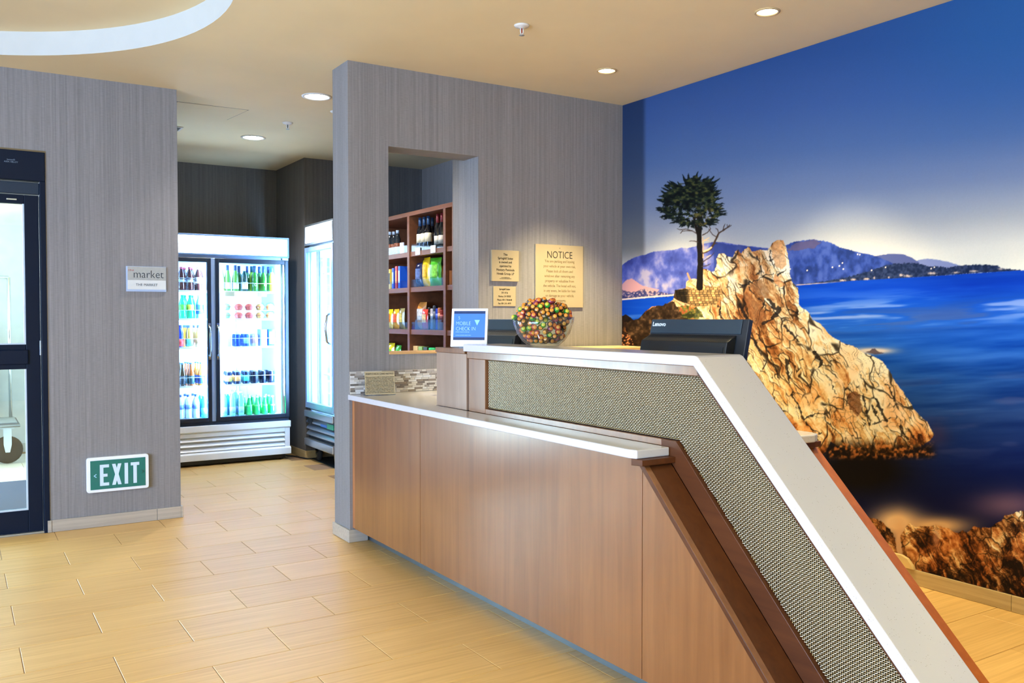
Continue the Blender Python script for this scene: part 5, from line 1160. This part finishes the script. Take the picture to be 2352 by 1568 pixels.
for y in (7.90, 7.42):
    w_ = MB()
    prof = [(0.0, -0.016), (0.045, -0.016), (0.055, -0.010), (0.055, 0.010), (0.045, 0.016), (0.0, 0.016)]
    w_.lathe(prof, 20); w_ = w_.build('castor_wheel', MT['rubber'], c2, loc=(GX + 0.075, y, 0.056), rot=(0, R(90), 0))
    f = MB(); f.prism([(-0.016, -0.014), (0.016, -0.014), (0.036, 0.078), (-0.036, 0.078)][::1], 'z', -0.024, -0.018); f.prism([(-0.016, -0.014), (0.016, -0.014), (0.036, 0.078), (-0.036, 0.078)], 'z', 0.018, 0.024)
    F2 = MB()
    for xx in (-0.026, 0.02): F2.prism([(-0.016, -0.016), (0.016, -0.016), (0.036, 0.066), (-0.036, 0.066)], 'x', xx, xx + 0.006)
    F2.box(-0.03, 0.03, -0.04, 0.04, 0.066, 0.078); F2.build('castor_fork', MT['chrome'], c2, loc=(GX + 0.075, y, 0.056))
area('cooler_light', (GX + 0.075, GY0 + 0.075, 1.24), (3.25, GY1 - 0.1, 1.24), 0.04, 1.40, FRIDGE_W * 1.1, COOL)
tag(box('floor_mat', pl('shade_black', (20, 21, 23), 0.7), 2.84, 3.5, 7.0, 8.06, 0.0, 0.004), 'black sheet standing in for the shade under the single door cooler', 'mat')  # thin dark sheet laid to give the shade beneath the cooler
tag(MB().tube([(2.64, 8.35, 0.02), (2.70, 8.32, 0.006), (2.74, 8.26, 0.006), (2.80, 8.03, 0.006), (2.86, 8.01, 0.008)], 0.006, 6).build('power_cord', MT['black']), 'black power cord on the floor between the two coolers', 'cord')
# ================================================================== SNACK SHELVES BEYOND THE WALL OPENING
WS = MT['wood_shelf']
su = thing('snack_shelving', 'brown wooden snack shelving unit seen through the wall opening', 'shelf', (0, 0, 0))
SX0, SX1 = 2.87, 3.30
box('top_board', WS, SX0, SX1, 5.27, 7.22, 2.084, 2.115, su, 0.002)
DIV = [5.27, 5.397, 5.97, 6.84, 7.19]
for y in DIV: box('divider', WS, SX0, SX1 - 0.012, y, y + 0.036, 0.0, 2.0835, su, 0.0015)
box('back_panel', WS, SX1 - 0.0115, SX1, 5.27, 7.22, 0.0, 2.0835, su)
BAYS = [(5.3065, 5.3965), (5.4335, 5.9695), (6.0065, 6.8395), (6.8765, 7.1895)]
SHT = [1.82, 1.556, 1.243, 0.93]
for a, b in BAYS:
    for z in SHT + [0.12]:
        s = box('shelf', WS, SX0 + 0.008, SX1 - 0.012, a, b, z - 0.036, z, su, 0.0015)
        if b - a > 0.2 and z > 1.0 and b < 6.85: box('front_guard', MT['acryl'], SX0 + 0.009, SX0 + 0.012, a + 0.004, b - 0.004, z, z + 0.055, s)
        if z == 1.82 and abs(a - 5.4335) < .01:
            for y in (5.80, 5.555): box('price_tag', MT['white_pl'], SX0 + 0.003, SX0 + 0.0075, y, y + 0.075, z - 0.030, z + 0.022, s, 0.0005)
cS, sS = math.cos(R(32.2946)), math.sin(R(32.2946))
def sy(px, x):
    u = (px - 1176) / 2028.27; return x * (cS - u * sS) / (sS + u * cS)
def bag(c1_, c2_, w=0.13, h=0.19, d=0.06):
    b = MB(); nu, nv = 8, 9; vs = []
    for side in (1, -1):
        for j in range(nv + 1):
            for i in range(nu + 1):
                u, v = i / nu * 2 - 1, j / nv * 2 - 1
                t = max(0, (1 - abs(u) ** 2.6)) * max(0, (1 - abs(v) ** 3.5))
                ww = w / 2 * (1 - 0.08 * (1 - v * v) + 0.02 * math.sin(9 * v))
                vs.append((u * ww, side * -d / 2 * t ** 0.7 + 0.002 * math.sin(13 * u + 7 * v), (v + 1) / 2 * h))
    n = (nu + 1) * (nv + 1); fs = []
    for sd in range(2):
        for j in range(nv):
            for i in range(nu):
                a = sd * n + j * (nu + 1) + i; q = (a, a + 1, a + nu + 2, a + nu + 1); fs.append(q if sd == 0 else q[::-1])
    o = b.add(vs, fs, True).build('snack_bag', plain('bag_%d_%d_%d' % c1_, c1_, 0.25, var=0.12, scale=20, coat=0.4))
    p = MB(); vs = []
    for j in range(5):
        for i in range(5):
            u, v = (i / 4 * 2 - 1) * .72, -0.35 + j / 4 * 0.85
            t = max(0, (1 - abs(u) ** 2.6)) * max(0, (1 - abs(v) ** 3.5)); vs.append((u * w / 2 * .95, -d / 2 * t ** .7 - 0.003, (v + 1) / 2 * h))
    p.add(vs, [(j * 5 + i, j * 5 + i + 1, j * 5 + i + 6, j * 5 + i + 5) for j in range(4) for i in range(4)], True)
    p.build('label', plain('bag_label_%d_%d_%d_%d' % (c2_ + (c1_[0],)), c2_, 0.35, var=0.5, scale=40), o)
    return o
def place(o, px, x, z, label, cat, group=None, rz=0.0, back=0.0):
    o.location = (x, sy(px, x), z); o.rotation_euler = (R(back), 0, R(-90) + rz); return tag(o, label, cat, group)
G1 = 'snack bags on the wooden shelving'
place(bag((18, 32, 76), (90, 110, 160), 0.095, 0.18), 965.5, 2.925, 1.557, 'navy snack bag, left of the three bags in the middle bay', 'bag', G1, 0.1)
place(bag((240, 200, 20), (230, 170, 30), 0.12, 0.215), 981.5, 2.94, 1.557, 'yellow snack bag between the navy and green bags', 'bag', G1, -0.1)
place(bag((80, 190, 40), (130, 206, 80), 0.135, 0.205), 1002, 2.94, 1.557, 'green snack bag right of the yellow bag', 'bag', G1, 0.15)
place(bag((226, 140, 50), (120, 130, 140), 0.09, 0.15), 1016, 2.985, 1.557, 'orange and grey snack bag half hidden by the shelf divider', 'bag', G1)
place(bag((196, 40, 34), (60, 60, 140), 0.10, 0.165, 0.05), 894.5, 2.95, 1.557, 'red and blue snack bag at the left edge of the wall opening', 'bag', G1)
place(bag((226, 150, 70), (232, 226, 214), 0.12, 0.20), 969, 2.965, 1.2475, 'tall white and orange snack bag on the third shelf', 'bag', G1, 0.2)
place(bag((214, 60, 44), (236, 190, 140), 0.09, 0.145, 0.03), 977, 2.912, 1.2475, 'red cracker bag in front of the white and orange bag', 'bag', G1)
place(bag((240, 206, 20), (220, 120, 40), 0.10, 0.155, 0.05), 897, 2.95, 1.244, 'yellow snack bag with red print at the left edge, third shelf', 'bag', G1)
place(bag((250, 176, 40), (240, 90, 40), 0.09, 0.155, 0.05), 911.5, 2.95, 1.244, 'orange and blue snack bag beside the yellow one, third shelf', 'bag', G1)
place(bag((150, 140, 90), (200, 180, 90), 0.08, 0.16, 0.05), 925, 2.945, 1.244, 'clear bag of pretzels against the divider, third shelf', 'bag', G1)
def cbox(c1_, c2_, w, h, d, nm='snack_box'):
    o = MB().box(-w / 2, w / 2, -d / 2, d / 2, 0, h).build(nm, pl('sbox_%d_%d_%d' % c1_, c1_, 0.4), bevel=0.0012)
    MB().box(-w * .36, w * .36, -d / 2 - 0.0012, -d / 2 + 0.001, h * .25, h * .8).build('label', pl('sboxl_%d_%d_%d' % c2_, c2_, 0.45), o); return o
G2 = 'snack boxes on the wooden shelving'
for px, a, b_, h, lb in ((908, (236, 190, 50), (60, 50, 30), 0.155, 'yellow snack box standing second from the red bag'), (916, (24, 70, 180), (180, 200, 230), 0.160, 'blue snack box right of the yellow box'), (923.5, (196, 44, 40), (226, 160, 90), 0.172, 'red snack box between two blue boxes'), (930.5, (30, 90, 200), (200, 220, 240), 0.17, 'blue snack box against the left divider')):
    place(cbox(a, b_, 0.036, h, 0.10), px, 2.945, 1.5565, lb, 'box', G2, 0.0)
place(cbox((226, 150, 90), (240, 200, 170), 0.08, 0.10, 0.06), 1036, 2.93, 1.5565, 'peach coloured box at the right edge of the wall opening', 'box', G2)
place(cbox((214, 180, 110), (110, 140, 90), 0.05, 0.16, 0.06), 1037, 3.02, 1.5565, 'tan and green box behind the peach box', 'box', G2)
place(cbox((220, 176, 96), (90, 70, 50), 0.05, 0.14, 0.05), 1037, 2.95, 1.244, 'tan box at the right edge, third shelf', 'box', G2)
place(cbox((236, 196, 130), (246, 246, 250), 0.07, 0.19, 0.06), 962, 2.925, 0.931, 'cream and white carton on the lowest visible shelf', 'box', G2)
place(cbox((150, 190, 90), (220, 220, 160), 0.06, 0.188, 0.06), 973.5, 2.925, 0.931, 'green and cream carton beside the cream carton', 'box', G2)
place(cbox((60, 56, 30), (90, 80, 40), 0.06, 0.186, 0.06), 985, 2.93, 0.931, 'dark olive carton on the lowest visible shelf', 'box', G2)
gt = tag(MB().lathe([(0.0, 0.0), (0.045, 0.0), (0.047, 0.15), (0.0, 0.15)], 16).build('tub', pl('tub_green', (30, 130, 80), 0.4)), 'tub with a bright green lid behind the desk box end', 'tub')
gt.location = (2.95, sy(1000, 2.95), 0.931); MB().lathe([(0.049, 0.15), (0.049, 0.178), (0.042, 0.184), (0.0, 0.184)], 16).build('lid', pl('lid_green', (30, 206, 110), 0.35), gt)
cr = bag((226, 206, 30), (90, 206, 60), 0.11, 0.20, 0.07); place(cr, 900, 2.94, 0.931, 'crumpled yellow and green bag at the lower left of the wall opening', 'bag', G1, 0, 0)
place(bag((60, 170, 50), (226, 120, 70), 0.09, 0.185, 0.05), 916, 2.95, 0.931, 'green bag beside the crumpled yellow bag', 'bag', G1)
place(bag((30, 26, 22), (120, 90, 40), 0.09, 0.20, 0.05), 893, 3.06, 0.931, 'dark bag behind the crumpled yellow bag', 'bag', G1)
# wine on the top shelf
G3 = 'wine bottles on the wooden shelving'
def wine(capc, labc, lz=(0.06, 0.125)):
    return bottle('wine_bottle', WINE, (14, 16, 22), capc, labc, (0.180, 0.246, 0.0146), lz + (0.0316,))
wa = wine((36, 70, 110), (232, 220, 186))
for i, px in enumerate((966, 975.5, 985)):
    o = wa if i == 0 else copy(wa); o.location = (2.92, sy(px, 2.92), 1.8205); o.scale = (0.88, 0.88, 1)
    tag(o, 'dark wine bottle with blue capsule and cream label, %s of three on the top shelf' % ORD[i], 'bottle', G3)
o = wine((26, 44, 66), (40, 44, 50)); o.location = (2.99, sy(994, 2.99), 1.8205); o.scale = (0.88, 0.88, 1); tag(o, 'dark wine bottle standing behind the cream labelled ones', 'bottle', G3)
for i, px in enumerate((1006.5, 1016.5)):
    o = wine((120, 34, 46), (222, 212, 196), (0.03, 0.09)) if i == 0 else copy(o); o.location = (2.92, sy(px, 2.92), 1.8205); o.scale = (0.88, 0.88, 1)
    tag(o, ['dark wine bottle with a burgundy capsule, right part of the top shelf', 'dark wine bottle half hidden by the right divider, top shelf'][i], 'bottle', G3)
# jars and a card at the top left
jar = bottle('sauce_jar', [(0.0, 0), (0.03, 0.0), (0.032, 0.01), (0.032, 0.12), (0.02, 0.15), (0.014, 0.165), (0.014, 0.18), (0.0, 0.18)], (34, 40, 44), (150, 170, 190), (120, 60, 30), (0.165, 0.19, 0.016), (0.03, 0.09, 0.0326))
for i, (px, x) in enumerate(((896.5, 2.93), (905.5, 2.95), (914, 2.93))):
    o = jar if i == 0 else copy(jar); o.location = (x, sy(px, x), 1.8205); o.scale = (0.8, 0.8, 1); tag(o, 'dark glass bottle, %s from the left edge on the top left shelf' % ORD[i], 'bottle', 'dark glass bottles on the top left shelf')
cd = cbox((226, 228, 240), (200, 206, 224), 0.055, 0.085, 0.012, 'price_card'); place(cd, 924, 2.91, 1.8205, 'white card standing beside the dark glass bottles', 'card')
# divided acrylic tray with bars
tr = thing('snack_tray', 'clear divided tray of snack bars on the third shelf', 'tray', (0, 0, 0))
ya, yb = sy(1017, 2.90), sy(957, 2.90); zt = 1.2435
b = MB(); b.box(2.885, 2.888, ya, yb, zt, zt + 0.072); b.box(2.885, 3.04, ya, yb, zt, zt + 0.003); b.box(3.037, 3.04, ya, yb, zt, zt + 0.11)
b.build('tray', MT['acryl'], tr)
for i in range(9):
    if i in (5, 6, 7): continue
    y = ya + (yb - ya) * i / 8; MB().box(2.8885, 3.0365, y - 0.0015, y + 0.0015, zt + 0.003, zt + 0.10).build('partition', MT['acryl'], tr)
G4 = 'snack bars in the clear tray'
for i, (px, c, h, lb) in enumerate(((988, (30, 26, 26), .16, 'dark tube leftmost in the tray'), (994, (206, 200, 206), .15, 'white and brown bar second in the tray'), (1000, (40, 44, 60), .172, 'charcoal tube third in the tray'), (1006, (30, 60, 190), .15, 'blue bar fourth in the tray'), (1011, (196, 110, 70), .155, 'copper bar fifth in the tray'), (1015.5, (150, 40, 36), .14, 'red bar rightmost in the tray'))):
    o = MB().lathe([(0.0, 0.0), (0.017, 0.0), (0.018, 0.004), (0.018, h - 0.006), (0.015, h), (0.0, h)], 10, sx=0.8).build('snack_bar', pl('bar_%d' % i, c, 0.35))
    MB().lathe([(0.0183, h * .45), (0.0183, h * .75)], 10, sx=0.8).build('label', pl('bar_label_%d' % i, tuple(min(255, v + 70) for v in c), 0.4), o)
    x = 2.945 + 0.01 * (i % 2); place(o, px, x, zt + 0.0035, lb, 'bar', G4)

# ================================================================== CEILING FITTINGS
def downlight(x, y, label, rad, warm, watts, cone, aim=(0, 0)):
    t = thing('downlight', label, 'light', (x, y, CH), 0, 'recessed downlights')
    MB().lathe([(rad * 0.80, 0.0), (rad * 0.82, -0.006), (rad, -0.004), (rad * 1.01, 0.0)], 32).build('trim_ring', MT['trim'] if warm else MT['trimc'], t)
    MB().lathe([(rad * 0.80, -0.001), (0.0, -0.0012)], 32).build('lens', MT['lamp'] if warm else MT['lampc'], t)
    s = spot('downlight_beam', (x, y, CH - 0.012), (x + aim[0], y + aim[1], 0), watts, WARM if warm else (1.0, 0.97, 0.94), cone, 0.55, 0.05)
    return t
LL = ['recessed warm downlight near the back wall, over the desk', 'recessed warm downlight nearer, above the mural side of the desk']
for (x, y, wt, cone), lb in zip(LAMPS[:2], LL): downlight(x, y, lb, 0.062, True, wt, cone)
for x, y, wt, cone in LAMPS[2:]: spot('downlight_beam', (x, y, CH - 0.012), (x, y, 0), wt, WARM, cone, 0.55, 0.05)
for x, y, wt in LOBBY: spot('downlight_beam', (x, y, CH - 0.012), (x, y, 0), wt, WARM, 120, 0.7, 0.06)
for (x, y, wt), lb in zip(MARKET, ['large bright downlight by the end of the notice wall', 'bright downlight deeper in the market ceiling']): downlight(x, y, lb, 0.10, False, wt, 130)
def sprinkler(x, y, label, red=True):
    t = thing('sprinkler', label, 'sprinkler', (x, y, CH), 0, 'ceiling sprinklers')
    MB().lathe([(0.040, 0.0), (0.040, -0.003), (0.034, -0.009), (0.020, -0.011), (0.012, -0.016), (0.0, -0.016)], 24).build('escutcheon', MT['trimc'], t)
    b = MB(); b.tube([(-0.006, 0, -0.015), (-0.009, 0, -0.03), (-0.004, 0, -0.047)], 0.0022, 6); b.tube([(0.006, 0, -0.015), (0.009, 0, -0.03), (0.004, 0, -0.047)], 0.0022, 6); b.build('frame_arms', MT['white_pl'], t)
    MB().lathe([(0.0, -0.040), (0.0028, -0.040), (0.0028, -0.016), (0.0, -0.016)], 8).build('bulb', pl('sprinkler_red' if red else 'sprinkler_dark', (170, 40, 20) if red else (40, 40, 44), 0.2), t)
    MB().lathe([(0.0, -0.053), (0.014, -0.052), (0.014, -0.0505), (0.006, -0.047), (0.0, -0.047)], 16).build('deflector', MT['silver'], t)
sprinkler(2.494, 3.85, 'ceiling sprinkler with a red bulb, above the reception desk')
sprinkler(2.196, 6.708, 'ceiling sprinkler in the market, between the two bright downlights', False)
sprinkler(2.375, 6.16, 'ceiling sprinkler almost hidden by the top of the wall end', False)
vt = thing('ceiling_vent', 'small ceiling vent peeping past the edge of the left wall', 'vent', (1.44, 7.37, CH))
fr_ = MB(); fr_.box(-0.11, 0.11, -0.08, -0.066, -0.008, 0); fr_.box(-0.11, 0.11, 0.066, 0.08, -0.008, 0); fr_.box(-0.11, -0.096, -0.066, 0.066, -0.008, 0); fr_.box(0.096, 0.11, -0.066, 0.066, -0.008, 0); fr_.build('frame', MT['trimc'], vt)
MB().box(-0.096, 0.096, -0.066, 0.066, -0.001, 0.0).build('void', MT['black'], vt)
for i in range(6): MB().box(-0.096, 0.096, -0.062 + i * 0.022, -0.054 + i * 0.022, -0.007, -0.003).build('slat', MT['silver'], vt)

# ================================================================== BEYOND THE ENTRANCE DOOR
tag(box('entrance_mat', plain('blue_grey_carpet', (46, 62, 92), 0.95, var=0.25, scale=160), -3.2, 0.9, 6.6, 8.19, 0.0, 0.010, None, 0.003), 'blue grey carpet mat inside the entrance vestibule', 'mat')
ct = thing('luggage_cart', 'luggage cart with black pneumatic wheels standing beyond the glass door', 'cart', (0, 0, 0))
cx0, cx1, cy0, cy1, pz = -0.85, 0.50, 9.22, 9.84, 0.335
box('platform', pl('cart_platform', (64, 78, 92), 0.5), cx0, cx1, cy0, cy1, pz, pz + 0.03, ct, 0.006)
box('carpet_pad', pl('cart_pad', (120, 132, 140), 0.9), cx0 + 0.04, cx1 - 0.02, cy0 + 0.02, cy1 - 0.04, pz + 0.0305, pz + 0.042, ct)
b = MB(); b.tube([(cx0, cy0 - 0.012, pz + 0.015), (cx1, cy0 - 0.012, pz + 0.015)], 0.014, 8); b.build('bumper', MT['steel'], ct)
box('side_panel', pl('cart_side', (150, 156, 150), 0.5), cx0 + 0.1, 0.30, cy1 - 0.05, cy1 - 0.03, pz + 0.031, 1.15, ct)
for x in (0.40, -0.72):
    b = MB(); b.lathe([(0.045, -0.03), (0.10, -0.034), (0.122, -0.022), (0.126, 0.0), (0.122, 0.022), (0.10, 0.034), (0.045, 0.03)], 24)
    wv_ = b.build('wheel', MT['rubber'], ct, loc=(x, cy0 + 0.06, 0.1265), rot=(R(90), 0, 0))
    MB().lathe([(0.0, -0.028), (0.046, -0.028), (0.046, 0.028), (0.0, 0.028)], 16).build('hub', pl('hub_grey', (120, 130, 136), 0.4), wv_)
    f = MB()
    for yy in (-0.046, 0.040): f.prism([(-0.018, -0.02), (0.018, -0.02), (0.032, 0.05), (0.032, 0.195), (-0.032, 0.195), (-0.032, 0.05)], 'y', yy, yy + 0.006)
    f.box(-0.055, 0.055, -0.05, 0.05, 0.196, 0.207); f.build('castor_fork', pl('pale_zinc', (206, 216, 222), 0.35), ct, loc=(x, cy0 + 0.06, 0.1265))
for x in (cx0 + 0.05, cx1 - 0.05):
    MB().tube([(x, cy1 - 0.1, pz + 0.03), (x, cy1 - 0.1, 1.72)], 0.016, 10).build('upright', MT['chrome'], ct)
MB().tube([(cx0 + 0.05, cy1 - 0.1, 1.72), (cx1 - 0.05, cy1 - 0.1, 1.72)], 0.016, 10).build('top_rail', MT['chrome'], ct)
wf = struct(box('window_1', pl('aluminium_frame', (170, 184, 196), 0.4), -3.45, -0.25, 10.02, 10.08, 2.48, 2.55))
for x in (-3.42, -2.4, -1.35, -0.30): box('mullion', pl('aluminium_frame', (170, 184, 196), 0.4), x - 0.03, x + 0.03, 10.02, 10.08, 0.0, 2.48, wf)
for x in (-3.39, -2.37, -1.32): box('pane', MT['pane'], x + 0.001, x + 0.959 if x < -3 else x + 0.989, 10.045, 10.053, 0.0, 2.48, wf)
w2 = struct(box('window_2', pl('aluminium_frame', (170, 184, 196), 0.4), -5.12, -5.04, -1.6, 3.4, 0.30, 0.36))
for y in (-1.57, -0.35, 0.9, 2.15, 3.37): box('mullion', pl('aluminium_frame', (170, 184, 196), 0.4), -5.12, -5.04, y - 0.03, y + 0.03, 0.36, 2.6, w2)

bp = MB(); y0_, y1_ = 2.612, 3.1
bp.prism([(y0_, 0.0765), (y0_ + 0.01, 0.098), (y0_ + 0.035, 0.125), (y0_ + 0.07, 0.137), (y1_, 0.138), (y1_, 0.0765)], 'x', XM - 0.024, XM - 0.005)
tag(bp.build('wall_bumper', pl('tan_bumper', (206, 176, 118), 0.45), bevel=0.003), 'small rounded tan board standing on the mural side baseboard, peeping past the desk', 'board')
texts_to_meshes()
